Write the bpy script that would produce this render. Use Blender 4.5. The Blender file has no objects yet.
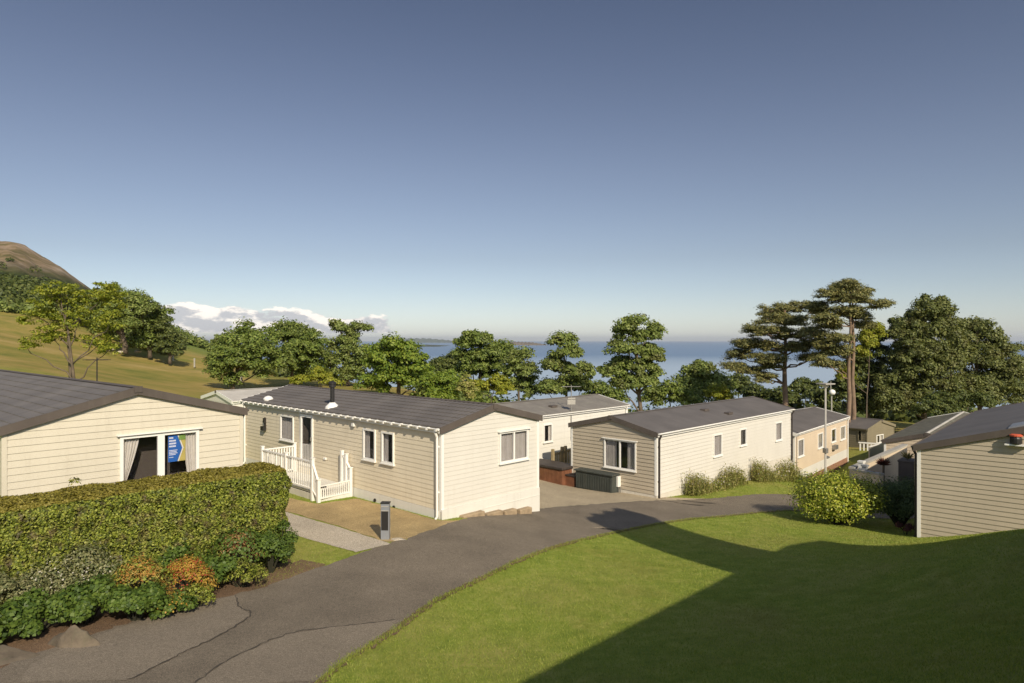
import bpy, math, random
import numpy as np
from mathutils import Vector, Matrix, noise as mnoise
random.seed(7); RNG = np.random.default_rng(11)
SC = bpy.context.scene; COL = SC.collection
F = 670.0; CX = 512.0; CY = 340.5; CZ = 8.0        # focal length in pixels, horizon row, eye height

def at(px, py, D): return Vector(((px-CX)/F*D, D, CZ-(py-CY)/F*D))

# ------------------------------------------------------------------ terrain (thin plate spline through surveyed points)
CP = []
def cp(px, py, D): CP.append(tuple(at(px, py, D)))
def cw(x, y, z): CP.append((x, y, CZ+z))
for a in [(440,520,19),(540,511,22.1),(285,566,15.2),(0,668,9.4),(320,683,9.45),(160,683,9.2),(115,630,10.9),(512,683,9.6),(700,683,8.7),
          (850,683,7.5),(1024,683,6.3),(722,571,15.4),(1024,530,13),(1000,533,14.6),(960,540,17.5),(918,538,20),(960,600,10.5),
          (850,600,12.3),(780,560,16.0),(850,545,18.4),(700,521,22),(800,507,25.2),(800,496,28),(656,498,25.8),(572,487,28.8),(562,486,27.3),
          (385,545,16.3),(470,523,18.6),(620,503,24.2),(700,501,26),(640,527,21),(480,580,14.2),(850,505,28),(850,500,33),
          (852,500,30),(840,470,42),(862,453,45),(900,428,62),
          # meadow and hillside on the left
          (0,372,45),(60,352,75),(0,316,130),(60,328,115),(100,346,105),(130,352,105),(170,362,105),(210,374,90),(240,386,78),(330,388,80),(420,392,90),
          (0,300,200),(100,320,200),(180,340,180),(215,354,190),(240,366,190),(-150,300,150),(0,282,330),(60,292,330),(120,312,330),(200,350,300),(-300,262,330)]:
    cp(*a)
for a in [(-11,28,-5.15),(-9,18,-4.95),(-20,28,-4.9),(-10.6,14.2,-4.85),(-16,10,-4.5),(-8.5,11,-4.75),(-28,34,-3.9),(-10,38,-5.2),(0,35,-6.2),(14,36,-7.0),(20,44,-7.9),
          (0,0,-2.9),(4.8,3.5,-2.7),(0,-15,-2.4),(-15,-5,-3.9),(22,0,-2.2),(-6,3,-3.9),(12,9,-3.3),(16,14,-4.2),(19,20,-5.0),(24,30,-6.6),(40,30,-7),(60,10,-6),(-40,8,-2.5),(-60,-10,0),(30,-30,1),(-30,-40,1),
          (5,100,-15),(15,200,-33),(60,350,-50),(-30,250,-38),(-20,350,-52),(45,60,-8.8),(60,80,-11),(70,150,-22),(110,200,-34),(130,350,-52),(0,60,-8.5),(15,60,-9),(100,40,-9),(200,60,-12),(150,120,-20),
          (0,600,-62),(300,500,-62),(600,300,-62),(600,0,-40),(-150,500,-40),(0,800,-66),(500,800,-66),(900,500,-66),(-400,-200,60),(-400,100,60),(0,-400,40),(400,-300,20),(-500,500,50)]:
    cw(*a)
CP = np.array(CP)
def warp(xy):
    r = np.hypot(xy[...,0], xy[...,1]); k = 10*np.log1p(r/10)/np.maximum(r, 1e-6)
    return xy*k[...,None]
WP = warp(CP[:,:2])
def _phi(r2): return .5*r2*np.log(r2+1e-9)
_n = len(CP); _d = ((WP[:,None]-WP[None])**2).sum(-1)
_A = np.zeros((_n+3,_n+3)); _A[:_n,:_n] = _phi(_d)+np.eye(_n)*.25
_A[:_n,_n] = 1; _A[:_n,_n+1:] = WP; _A[_n,:_n] = 1; _A[_n+1:,:_n] = WP.T
_w = np.linalg.solve(_A, np.concatenate([CP[:,2], [0,0,0]]))
def HZ(x, y):
    x = np.asarray(x, float); y = np.asarray(y, float); sh = x.shape
    q = warp(np.stack([x.ravel(), y.ravel()], -1)); out = np.empty(len(q))
    for i in range(0, len(q), 20000):
        b = q[i:i+20000]; d = ((b[:,None]-WP[None])**2).sum(-1)
        out[i:i+20000] = _phi(d)@_w[:_n]+_w[_n]+b@_w[_n+1:]
    return out.reshape(sh)
def hz(x, y): return float(HZ(x, y))
_Ds = np.concatenate([np.arange(5, 60, .08), np.arange(60, 300, 1.0)])
def G(px, py):                                      # the ground point seen at a pixel of the photograph
    X = (px-CX)/F*_Ds; Z = CZ-(py-CY)/F*_Ds; below = np.nonzero(Z < HZ(X, _Ds))[0]
    i = below[0] if len(below) else len(_Ds)-1
    return Vector((X[i], _Ds[i], hz(X[i], _Ds[i])))
def rowpts(px, D): return Vector(((px-CX)/F*D, D, 0))

# ------------------------------------------------------------------ materials
def srgb(c): return tuple(((v/255)/12.92 if v/255 <= .04045 else ((v/255+.055)/1.055)**2.4) for v in c)
class NT:
    def __init__(s, m): s.t = m.node_tree; s.n = s.t.nodes; s.l = s.t.links; s.p = s.n.get('Principled BSDF')
    def add(s, ty, **k):
        o = s.n.new(ty)
        for a, v in k.items():
            if a in o.inputs: o.inputs[a].default_value = v
            else: setattr(o, a, v)
        return o
    def link(s, a, b): s.l.new(a, b)
    def coord(s, which='Object', scale=(1,1,1)):
        c = s.add('ShaderNodeTexCoord'); m = s.add('ShaderNodeMapping'); m.inputs['Scale'].default_value = scale
        s.link(c.outputs[which], m.inputs['Vector']); return m.outputs[0]
    def noise(s, vec, scale, detail=3, rough=.55):
        n = s.add('ShaderNodeTexNoise'); n.inputs['Scale'].default_value = scale; n.inputs['Detail'].default_value = detail; n.inputs['Roughness'].default_value = rough
        s.link(vec, n.inputs['Vector']); return n.outputs['Fac']
    def ramp(s, fac, stops):
        r = s.add('ShaderNodeValToRGB'); e = r.color_ramp.elements
        while len(e) < len(stops): e.new(.5)
        for el, (p, c) in zip(e, stops): el.position = p; el.color = (*c, 1) if len(c) == 3 else c
        s.link(fac, r.inputs['Fac']); return r.outputs['Color']
    def mix(s, fac, a, b, mode='MIX'):
        m = s.add('ShaderNodeMix', data_type='RGBA', blend_type=mode)
        for sock, v in ((m.inputs[0], fac), (m.inputs[6], a), (m.inputs[7], b)):
            if isinstance(v, (int, float)): sock.default_value = v
            elif isinstance(v, tuple): sock.default_value = (*v, 1) if len(v) == 3 else v
            else: s.link(v, sock)
        return m.outputs[2]
    def bump(s, h, strength=.3, dist=.02):
        b = s.add('ShaderNodeBump'); b.inputs['Strength'].default_value = strength; b.inputs['Distance'].default_value = dist
        s.link(h, b.inputs['Height']); s.link(b.outputs[0], s.p.inputs['Normal'])
def newmat(name, col=(.5,.5,.5), rough=.6, metal=0, spec=None):
    m = bpy.data.materials.new(name); m.use_nodes = True; t = NT(m)
    t.p.inputs['Base Color'].default_value = (*col, 1); t.p.inputs['Roughness'].default_value = rough; t.p.inputs['Metallic'].default_value = metal
    if spec is not None: t.p.inputs['Specular IOR Level'].default_value = spec
    return m, t
def painted(name, col, rough=.55, var=.12, scale=1.2, dirt=(.25,.21,.15), streak=.18, grain=.05, gs=60, spec=.3, coord='Object'):
    """a weathered surface: broad tone change, run-down streaks, fine grain"""
    m, t = newmat(name, col, rough, spec=spec)
    v = t.coord(coord); a = t.noise(v, scale, 4)
    dark = tuple(c*(1-var) for c in col); lite = tuple(min(1, c*(1+var*.6)) for c in col)
    c = t.ramp(a, [(.3, dark), (.7, lite)])
    vs = t.coord(coord, (3.2,3.2,.35)); st = t.noise(vs, 2.2, 5, .65)
    f = t.ramp(st, [(.52,(0,0,0)),(.8,(streak,)*3)])
    c = t.mix(f, c, dirt)
    g = t.noise(v, gs, 2)
    if grain: c = t.mix(grain*2, c, t.ramp(g, [(.3,(.2,.2,.2)),(.7,(.9,.9,.9))]), 'OVERLAY')
    t.link(c, t.p.inputs['Base Color']); t.bump(g, .15, .004)
    return m
def leafmat(name, stops, transl=.35, patch=None, pscale=.8, rough=.55):
    """leaves: a colour per leaf, slow patches of hue over the plant, light coming through"""
    m, t = newmat(name, stops[0], rough, spec=.35)
    g = t.add('ShaderNodeNewGeometry'); n = len(stops)
    c = t.ramp(g.outputs['Random Per Island'], [(i/(n-1) if n > 1 else 0, s) for i, s in enumerate(stops)])
    if patch:
        c = t.mix(t.ramp(t.noise(t.coord('Object'), pscale, 3), [(.50,(0,0,0)),(.70,(.6,.6,.6))]), c, patch)
    t.link(c, t.p.inputs['Base Color'])
    tr = t.add('ShaderNodeBsdfTranslucent'); t.link(t.mix(1.0, c, (1.0,.95,.5), 'MULTIPLY'), tr.inputs['Color'])
    ms = t.add('ShaderNodeMixShader'); ms.inputs[0].default_value = transl
    out = t.n.get('Material Output'); t.link(t.p.outputs[0], ms.inputs[1]); t.link(tr.outputs[0], ms.inputs[2]); t.link(ms.outputs[0], out.inputs['Surface'])
    return m
def glassmat(name, tint=(.03,.035,.04), clear=.55):
    m = bpy.data.materials.new(name); m.use_nodes = True; t = NT(m); t.n.remove(t.p)
    gl = t.add('ShaderNodeBsdfGlossy'); gl.inputs['Roughness'].default_value = .03; gl.inputs['Color'].default_value = (.9,.93,.95,1)
    tr = t.add('ShaderNodeBsdfTransparent'); tr.inputs['Color'].default_value = (clear, clear, clear*1.02, 1)
    fr = t.add('ShaderNodeLayerWeight'); fr.inputs['Blend'].default_value = .5; pw_ = t.add('ShaderNodeMath', operation='POWER'); pw_.inputs[1].default_value = 4.0; t.link(fr.outputs['Facing'], pw_.inputs[0])
    mm = t.add('ShaderNodeMath', operation='MULTIPLY_ADD'); mm.inputs[1].default_value = .6; mm.inputs[2].default_value = .035
    t.link(pw_.outputs[0], mm.inputs[0]); ms = t.add('ShaderNodeMixShader'); t.link(mm.outputs[0], ms.inputs[0])
    t.link(tr.outputs[0], ms.inputs[1]); t.link(gl.outputs[0], ms.inputs[2]); t.link(ms.outputs[0], t.n.get('Material Output').inputs['Surface'])
    return m
M = {}
M['cream'] = painted('cream_siding', (.58,.53,.425), .5, .06, .8, streak=.2)
M['offwhite'] = painted('off_white_siding', (.62,.59,.525), .5, .05, .8, streak=.10)
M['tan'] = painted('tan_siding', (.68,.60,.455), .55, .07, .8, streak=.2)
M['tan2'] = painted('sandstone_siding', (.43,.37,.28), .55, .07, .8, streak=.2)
M['peach'] = painted('peach_siding', (.60,.49,.36), .55, .07, .8, streak=.2)
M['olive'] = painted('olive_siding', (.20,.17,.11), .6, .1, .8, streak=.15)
M['whiteflat'] = painted('white_panel', (.66,.64,.58), .5, .04, .8, streak=.16)
M['upvc'] = painted('white_plastic', (.78,.76,.71), .35, .03, 1.0, streak=.06, spec=.5)
M['skirt'] = painted('skirting_panel', (.62,.58,.50), .6, .1, 1.3, streak=.3)
M['darktrim'] = painted('charcoal_trim', (.10,.082,.07), .55, .2, 1.2, dirt=(.2,.18,.15), streak=.2)
M['brownpipe'] = painted('brown_pipe', (.04,.032,.028), .45, .1)
M['interior'] = newmat('room_dark', (.085,.07,.055), .9)[0]
M['curtain'] = painted('net_curtain', (.62,.58,.50), .9, .1, 8, streak=0, grain=0)
M['greyblind'] = painted('grey_blind', (.42,.39,.35), .9, .08, 5, streak=0, grain=0)
M['glass'] = glassmat('window_glass', clear=.94)
M['wood'] = painted('cedar_wood', (.20,.085,.045), .6, .3, 4, dirt=(.06,.03,.02), streak=.5)
M['postwood'] = painted('fence_wood', (.30,.235,.13), .8, .25, 4, dirt=(.12,.1,.07), streak=.5)
M['lid'] = painted('tub_cover', (.045,.036,.033), .6, .2, 3)
M['greenbox'] = painted('bin_store', (.055,.062,.055), .6, .2, 3)
M['metal'] = newmat('grey_metal', (.32,.31,.29), .45, .7)[0]
M['palepost'] = painted('pale_post', (.36,.34,.30), .55, .12, 3)
M['darkmetal'] = newmat('dark_metal', (.03,.028,.027), .45, .3)[0]
M['lead'] = painted('lead_sheet', (.22,.23,.25), .4, .1, 2)
M['red'] = newmat('red_cap', (.55,.10,.05), .5)[0]
M['blue'] = newmat('poster_blue', (.02,.13,.45), .6)[0]
M['yellow'] = painted('poster_yellow', (.55,.45,.13), .6, .1, 6, streak=0)
M['pgreen'] = painted('poster_green', (.22,.35,.08), .6, .4, 9, streak=0)
M['paper'] = newmat('paper_white', (.8,.82,.85), .7)[0]
M['brick'] = painted('brick', (.30,.16,.10), .85, .3, 6)
M['stone'] = painted('stone_grey', (.135,.108,.078), .9, .35, 2.5, dirt=(.10,.10,.06), streak=.5, gs=30)
M['sandstone'] = painted('sandstone_block', (.33,.25,.16), .9, .3, 5)
def roofmat(name, col, courses, ribs, seam=.3, lichen=.0):
    """roof sheet or tile; object y runs along the ridge, x across it"""
    m, t = newmat(name, col, .62, spec=.3)
    v = t.coord('Object'); n = t.noise(v, .9, 5, .6)
    c = t.ramp(n, [(.3, tuple(k*.82 for k in col)), (.7, tuple(k*1.15 for k in col))])
    if lichen:
        c = t.mix(t.ramp(t.noise(v, 3.5, 6, .7), [(.5,(0,0,0)),(.72,(lichen,)*3)]), c, (.30,.29,.22))
    h = None
    if courses or ribs:
        s = t.add('ShaderNodeSeparateXYZ'); t.link(v, s.inputs[0])
        def saw(sock, per, lo, hi):
            d = t.add('ShaderNodeMath', operation='DIVIDE'); d.inputs[1].default_value = per; t.link(sock, d.inputs[0])
            f = t.add('ShaderNodeMath', operation='FRACT'); t.link(d.outputs[0], f.inputs[0])
            return t.ramp(f.outputs[0], [(0,(1,1,1)),(lo,(1,1,1)),(hi,(0,0,0)),(1-lo*.2,(0,0,0))])
        if ribs: 
            h = saw(s.outputs[1], ribs, .06, .16)
            c = t.mix(t.mix(seam, (0,0,0), h), c, tuple(k*.55 for k in col))
        if courses:
            w = saw(s.outputs[0], courses, .05, .18); c = t.mix(t.mix(seam, (0,0,0), w), c, tuple(k*.5 for k in col))
    t.link(c, t.p.inputs['Base Color'])
    t.bump(t.noise(v, 45, 3), .25, .006)
    return m
M['roofA'] = roofmat('tile_effect_roof', (.150,.135,.124), 0, 1.15, .28)
M['roofB'] = roofmat('pressed_tile_roof', (.140,.125,.114), 0, 0)
M['roofC'] = roofmat('dark_smooth_roof', (.128,.115,.106), 0, 1.2, .12)
M['roofD'] = roofmat('weathered_felt_roof', (.20,.18,.155), 0, 2.4, .2, .5)
M['roofG'] = roofmat('mossy_felt_roof', (.13,.12,.09), 0, 1.3, .35, .7)
M['roofpale'] = roofmat('pale_roof', (.46,.43,.38), 0, 0)
M['rooftile'] = roofmat('grey_tile_roof', (.10,.092,.09), .32, 0, .5)
# ground materials
def groundmat():
    m, t = newmat('grass_ground', (.1,.13,.03), .9, spec=.1)
    v = t.coord('Object'); a = t.noise(v, .35, 5, .6); b = t.noise(v, 2.6, 4, .65)
    lawn = t.ramp(b, [(.25,(.160,.222,.033)),(.5,(.25,.305,.050)),(.72,(.37,.375,.095))])
    lawn = t.mix(t.ramp(a, [(.45,(0,0,0)),(.7,(.55,.55,.55))]), lawn, (.38,.32,.11))
    # pasture turns straw-coloured with distance along y
    s = t.add('ShaderNodeSeparateXYZ'); t.link(v, s.inputs[0])
    dry = t.ramp(t.noise(v, .10, 8, .72), [(.3,(.12,.15,.03)),(.45,(.24,.21,.05)),(.56,(.33,.25,.075)),(.70,(.42,.31,.12))])
    d = t.add('ShaderNodeMapRange'); d.inputs[1].default_value = 40; d.inputs[2].default_value = 52; t.link(s.outputs[1], d.inputs[0])
    c = t.mix(d.outputs[0], lawn, dry)
    # bracken on the hill behind the pasture
    d2 = t.add('ShaderNodeMapRange'); d2.inputs[1].default_value = 135; d2.inputs[2].default_value = 160; t.link(s.outputs[1], d2.inputs[0])
    br = t.ramp(t.noise(v, .045, 6, .6), [(.35,(.05,.07,.02)),(.5,(.12,.17,.03)),(.68,(.19,.21,.06))])
    c = t.mix(d2.outputs[0], c, br)
    t.link(c, t.p.inputs['Base Color']); t.bump(t.noise(v, 55, 4, .7), .9, .04)
    return m
M['ground'] = groundmat()
def asphalt(name, col, fine=110, tonal=.16):
    m, t = newmat(name, col, .88, spec=.25); v = t.coord('Object')
    c = t.ramp(t.noise(v, .8, 5, .6), [(.3, tuple(k*(1-tonal) for k in col)), (.7, tuple(k*(1+tonal) for k in col))])
    g = t.noise(v, fine, 2, .8); c = t.mix(.6, c, t.ramp(g, [(.38,(.05,.05,.05)),(.5,(.5,.5,.5)),(.62,(.95,.93,.88))]), 'OVERLAY'); c = t.mix(.35, c, t.ramp(t.noise(v, 38, 2, .8), [(.36,(.2,.2,.2)),(.64,(.8,.8,.78))]), 'OVERLAY'); c = t.mix(.22, c, t.ramp(t.noise(v, 9, 3, .7), [(.3,(.3,.3,.3)),(.7,(.7,.7,.7))]), 'OVERLAY')
    sp = t.ramp(t.noise(v, fine*.45, 1, .5), [(.70,(0,0,0)),(.74,(.5,.5,.5))]); c = t.mix(sp, c, (.34,.30,.24))
    t.link(c, t.p.inputs['Base Color']); t.bump(g, .6, .008); return m
M['asphalt'] = asphalt('asphalt_worn', (.165,.138,.106))
M['patch'] = asphalt('asphalt_patch', (.200,.168,.130), 150, .08)
M['concrete'] = asphalt('concrete_path', (.42,.365,.29), 90, .12)
M['patio'] = asphalt('sandy_patio', (.36,.265,.13), 80, .25)
M['drive'] = asphalt('pale_drive', (.36,.30,.21), 80, .12)
M['tar'] = newmat('tar_seam', (.06,.05,.04), .8)[0]
M['soil'] = asphalt('bed_soil', (.14,.09,.055), 60, .3)
# leaves
LM = {}
LM['sycamore'] = leafmat('leaf_sycamore', [(0.0911, 0.1519, 0.0203), (0.1721, 0.243, 0.0284), (0.2633, 0.3139, 0.0446)])
LM['oak'] = leafmat('leaf_oak', [(0.0941, 0.145, 0.0296), (0.1725, 0.2302, 0.0424), (0.2745, 0.324, 0.0741)], patch=(.075,.075,.02))
LM['olive'] = leafmat('leaf_olive', [(0.1122, 0.1562, 0.0352), (0.1947, 0.2517, 0.0547), (0.3069, 0.3472, 0.0977)], patch=(.10,.08,.03))
LM['dark'] = leafmat('leaf_dark', [(0.0496, 0.072, 0.0192), (0.0883, 0.1104, 0.0231), (0.138, 0.1536, 0.0345)], .2)
LM['lime'] = leafmat('leaf_lime', [(0.1688, 0.211, 0.0202), (0.27, 0.2953, 0.027), (0.3881, 0.3712, 0.0506)], .4)
LM['sparse'] = leafmat('leaf_ash', [(0.1263, 0.1688, 0.0149), (0.2525, 0.2869, 0.0267), (0.401, 0.3965, 0.052)], .45)
LM['pine'] = leafmat('needle_pine', [(0.1069, 0.1215, 0.0428), (0.1817, 0.1798, 0.0583), (0.2807, 0.243, 0.0817)], .15)
LM['hedge'] = leafmat('leaf_hedge', [(0.0444, 0.0551, 0.011), (0.1281, 0.1652, 0.0198), (0.2563, 0.2974, 0.0385), (0.3942, 0.4076, 0.077)], .3, patch=(.13,.06,.06), pscale=4.5)
LM['hedgetop'] = leafmat('leaf_hedge_top', [(0.1544, 0.1375, 0.0187), (0.2375, 0.2063, 0.0312), (0.3325, 0.275, 0.0625)], .3)
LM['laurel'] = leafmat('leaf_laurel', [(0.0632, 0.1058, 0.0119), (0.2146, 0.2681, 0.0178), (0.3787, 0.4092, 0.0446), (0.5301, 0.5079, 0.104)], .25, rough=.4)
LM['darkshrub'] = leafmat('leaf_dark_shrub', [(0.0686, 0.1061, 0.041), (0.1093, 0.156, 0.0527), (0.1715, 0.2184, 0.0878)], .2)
LM['geranium'] = leafmat('leaf_geranium', [(0.039, 0.0719, 0.012), (0.0781, 0.1294, 0.018), (0.1329, 0.1869, 0.03)], .25)
LM['grey'] = leafmat('leaf_greygreen', [(0.1092, 0.1326, 0.0546), (0.1872, 0.195, 0.078), (0.2964, 0.2808, 0.1404)], .25)
LM['orange'] = leafmat('petal_orange', [(.38,.16,.04),(.50,.27,.06),(.46,.36,.09),(.20,.20,.04)], .3)
LM['yellow'] = leafmat('petal_yellow', [(.46,.34,.05),(.50,.27,.05),(.24,.25,.04)], .3)
LM['red'] = leafmat('petal_red', [(.28,.035,.02),(.42,.07,.035),(.30,.10,.05)], .25)
LM['peach'] = leafmat('petal_peach', [(.36,.18,.07),(.44,.25,.11),(.28,.20,.07)], .3)
LM['burgundy'] = leafmat('leaf_burgundy', [(.05,.018,.015),(.10,.03,.022),(.16,.06,.04)], .2)
LM['dusk'] = leafmat('leaf_dusk_green', [(0.085, 0.1054, 0.032), (0.1445, 0.17, 0.048), (0.238, 0.2465, 0.0768)], patch=(.12,.10,.04))
LM['white'] = leafmat('petal_white', [(.50,.46,.38),(.6,.56,.48)], .3)
LM['grass'] = leafmat('blade_grass', [(0.165, 0.2352, 0.033), (0.2695, 0.336, 0.0495), (0.407, 0.4144, 0.099)], .35, patch=(.26,.23,.06), pscale=.5)
LM['meadow'] = leafmat('blade_meadow', [(.10,.12,.03),(.22,.20,.07),(.36,.30,.13)], .3)
LM['weeds'] = leafmat('leaf_weed', [(.14,.18,.03),(.26,.27,.06),(.42,.36,.14)], .3)
M['bark'] = painted('bark_grey', (.13,.10,.07), .9, .4, 2.5, dirt=(.05,.05,.03), streak=.5, gs=25)
M['pinebark'] = painted('bark_pine', (.21,.145,.10), .9, .35, 2, dirt=(.08,.06,.045), streak=.5, gs=22)
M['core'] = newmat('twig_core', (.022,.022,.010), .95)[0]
for k in ('oak','dark','lime','sycamore','hedge'): pass

# ------------------------------------------------------------------ object helpers
def link(o, parent=None):
    COL.objects.link(o)
    if parent is not None: o.parent = parent
    return o
def tag(o, label=None, cat=None, group=None, kind=None):
    for k, v in (('label', label), ('category', cat), ('group', group), ('kind', kind)):
        if v: o[k] = v
    return o
def empty(name, loc, rz=0, **k):
    o = bpy.data.objects.new(name, None); o.location = loc; o.rotation_euler = (0,0,rz); o.empty_display_size = .3
    link(o); return tag(o, **k)
class MB:
    def __init__(s): s.v = []; s.f = []
    def poly(s, pts): i = len(s.v); s.v += [tuple(p) for p in pts]; s.f.append(tuple(range(i, i+len(pts))))
    def hexa(s, p):     # 8 corners: bottom 0-3 ccw, top 4-7
        i = len(s.v); s.v += [tuple(q) for q in p]
        for f in ((0,3,2,1),(4,5,6,7),(0,1,5,4),(1,2,6,5),(2,3,7,6),(3,0,4,7)): s.f.append(tuple(i+k for k in f))
    def box(s, a, b, fn=None):
        x0,y0,z0 = a; x1,y1,z1 = b
        p = [(x0,y0,z0),(x1,y0,z0),(x1,y1,z0),(x0,y1,z0),(x0,y0,z1),(x1,y0,z1),(x1,y1,z1),(x0,y1,z1)]
        s.hexa([fn(*q) for q in p] if fn else p)
    def tube(s, pts, rad, n=8, cap=True):
        pts = [Vector(p) for p in pts]; rad = [rad]*len(pts) if isinstance(rad, (int, float)) else rad; i0 = len(s.v)
        for k, p in enumerate(pts):
            d = (pts[min(k+1, len(pts)-1)]-pts[max(k-1, 0)]).normalized()
            a = d.orthogonal().normalized() if abs(d.z) > .9 else d.cross(Vector((0,0,1))).normalized()
            if abs(d.z) > .9: a = (Vector((1,0,0))-d*d.x).normalized()
            b = d.cross(a)
            for j in range(n):
                t = 2*math.pi*j/n; s.v.append(tuple(p+(a*math.cos(t)+b*math.sin(t))*rad[k]))
        for k in range(len(pts)-1):
            for j in range(n):
                a = i0+k*n+j; b = i0+k*n+(j+1)%n; s.f.append((a, b, b+n, a+n))
        if cap: s.f.append(tuple(i0+j for j in range(n))[::-1]); s.f.append(tuple(i0+(len(pts)-1)*n+j for j in range(n)))
    def lathe(s, c, prof, n=14):
        i0 = len(s.v)
        for r, z in prof:
            for j in range(n): t = 2*math.pi*j/n; s.v.append((c[0]+r*math.cos(t), c[1]+r*math.sin(t), c[2]+z))
        for k in range(len(prof)-1):
            for j in range(n): a = i0+k*n+j; b = i0+k*n+(j+1)%n; s.f.append((a, b, b+n, a+n))
        s.f.append(tuple(i0+j for j in range(n))[::-1]); s.f.append(tuple(i0+(len(prof)-1)*n+j for j in range(n)))
    def build(s, name, mat, parent=None, smooth=False, bevel=0, **k):
        me = bpy.data.meshes.new(name); me.from_pydata(s.v, [], s.f); me.materials.append(mat if not isinstance(mat, str) else M[mat])
        if smooth: me.polygons.foreach_set('use_smooth', [True]*len(me.polygons))
        o = link(bpy.data.objects.new(name, me), parent)
        if bevel:
            b = o.modifiers.new('edge', 'BEVEL'); b.width = bevel; b.segments = 2; b.limit_method = 'ANGLE'
        return tag(o, **k)
def arr_mesh(name, V, Fq, mat, parent=None, smooth=False, **k):
    V = np.asarray(V, np.float32); Fq = np.asarray(Fq, np.int32); nv = Fq.shape[1]
    me = bpy.data.meshes.new(name); me.vertices.add(len(V)); me.vertices.foreach_set('co', V.ravel())
    me.loops.add(Fq.size); me.loops.foreach_set('vertex_index', Fq.ravel()); me.polygons.add(len(Fq))
    me.polygons.foreach_set('loop_start', np.arange(0, Fq.size, nv, dtype=np.int32)); me.polygons.foreach_set('loop_total', np.full(len(Fq), nv, np.int32))
    if smooth: me.polygons.foreach_set('use_smooth', np.ones(len(Fq), bool))
    me.update(calc_edges=True); me.materials.append(mat)
    return tag(link(bpy.data.objects.new(name, me), parent), **k)

# ------------------------------------------------------------------ ground, sheets
def axis(lo, hi, near_lo, near_hi, step, grow):
    a = list(np.arange(near_lo, near_hi, step)); x, s = a[-1], step
    while x < hi: s *= grow; x += s; a.append(x)
    x, s = a[0], step
    while x > lo: s *= grow; x -= s; a.insert(0, x)
    return np.array(a)
gx = axis(-700, 800, -16, 26, .3, 1.055); gy = axis(-300, 850, 4, 46, .3, 1.05)
X, Y = np.meshgrid(gx, gy); Z = HZ(X, Y)
Z = Z+np.clip((np.hypot(X, Y)-40)/60, 0, 1)*(.6*np.sin(X*.11+Y*.05)+.4*np.sin(Y*.13-X*.07))
nx, ny = len(gx), len(gy)
idx = np.arange(nx*ny).reshape(ny, nx); Q = np.stack([idx[:-1,:-1], idx[:-1,1:], idx[1:,1:], idx[1:,:-1]], -1).reshape(-1, 4)
arr_mesh('ground', np.stack([X, Y, Z], -1).reshape(-1, 3), Q, M['ground'], smooth=True, kind='structure')
def sheet(name, A, B, mat, off, nu=80, nv=14, jag=0, kind='structure', jagB=None):
    """surface between two polylines, draped on the ground and lifted by off"""
    def res(P, n):
        P = np.array([(p[0], p[1]) for p in P]); d = np.r_[0, np.cumsum(np.hypot(*np.diff(P, axis=0).T))]; t = np.linspace(0, d[-1], n)
        return np.stack([np.interp(t, d, P[:,0]), np.interp(t, d, P[:,1])], -1)
    a = res(A, nu); b = res(B, nu)
    if jag: a = a+RNG.normal(0, jag, a.shape); b = b+RNG.normal(0, jag if jagB is None else jagB, b.shape)
    t = np.linspace(0, 1, nv)[None,:,None]; P = a[:,None]*(1-t)+b[:,None]*t
    Zs = HZ(P[...,0], P[...,1])+off; V = np.concatenate([P, Zs[...,None]], -1).reshape(-1, 3)
    i = np.arange(nu*nv).reshape(nu, nv); q = np.stack([i[:-1,:-1], i[:-1,1:], i[1:,1:], i[1:,:-1]], -1).reshape(-1, 4)
    return arr_mesh(name, V, q, mat, smooth=True, kind=kind)
def smooth_line(P, n=60):
    P = np.array([(p[0], p[1]) for p in P]); P = np.vstack([2*P[0]-P[1], P, 2*P[-1]-P[-2]]); out = []
    m = len(P)-3
    for k in range(m):
        for t in np.linspace(0, 1, max(2, n//m), endpoint=False):
            p0, p1, p2, p3 = P[k:k+4]
            out.append(.5*((2*p1)+(-p0+p2)*t+(2*p0-5*p1+4*p2-p3)*t*t+(-p0+3*p1-3*p2+p3)*t**3))
    out.append(P[-2]); return np.array(out)
LEFT = [(-8.6,5.0),(-7.6,7.8)]+[tuple(G(*p)[:2]) for p in [(40,655),(115,630),(180,610),(250,592),(300,575),(350,558),(395,543),(430,531),(472,518),(540,509),(620,503),(700,500),(800,496)]]+[(16,27.9),(20,31.5),(25,38)]
RIGHT = [(-3.4,3.5),(-2.9,7.0)]+[tuple(G(*p)[:2]) for p in [(320,683),(352,657),(390,635),(435,603),(480,580),(520,561),(560,546),(600,536),(640,528),(680,521),(720,517),(800,511)]]+[(14.5,24.2),(19,27.0),(28.5,38)]
roadL = smooth_line(LEFT, 120); roadR = smooth_line(RIGHT, 120)
sheet('road', roadL, roadR, M['asphalt'], .016, 300, 24, .045)
sheet('soil_verge', roadR[4:104]+np.array([-.05,.03]), roadR[4:104]+np.array([.07,-.04]), M['soil'], .019, 420, 5, .022)
def gp(L): return [tuple(G(*p)[:2]) for p in L]
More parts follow.
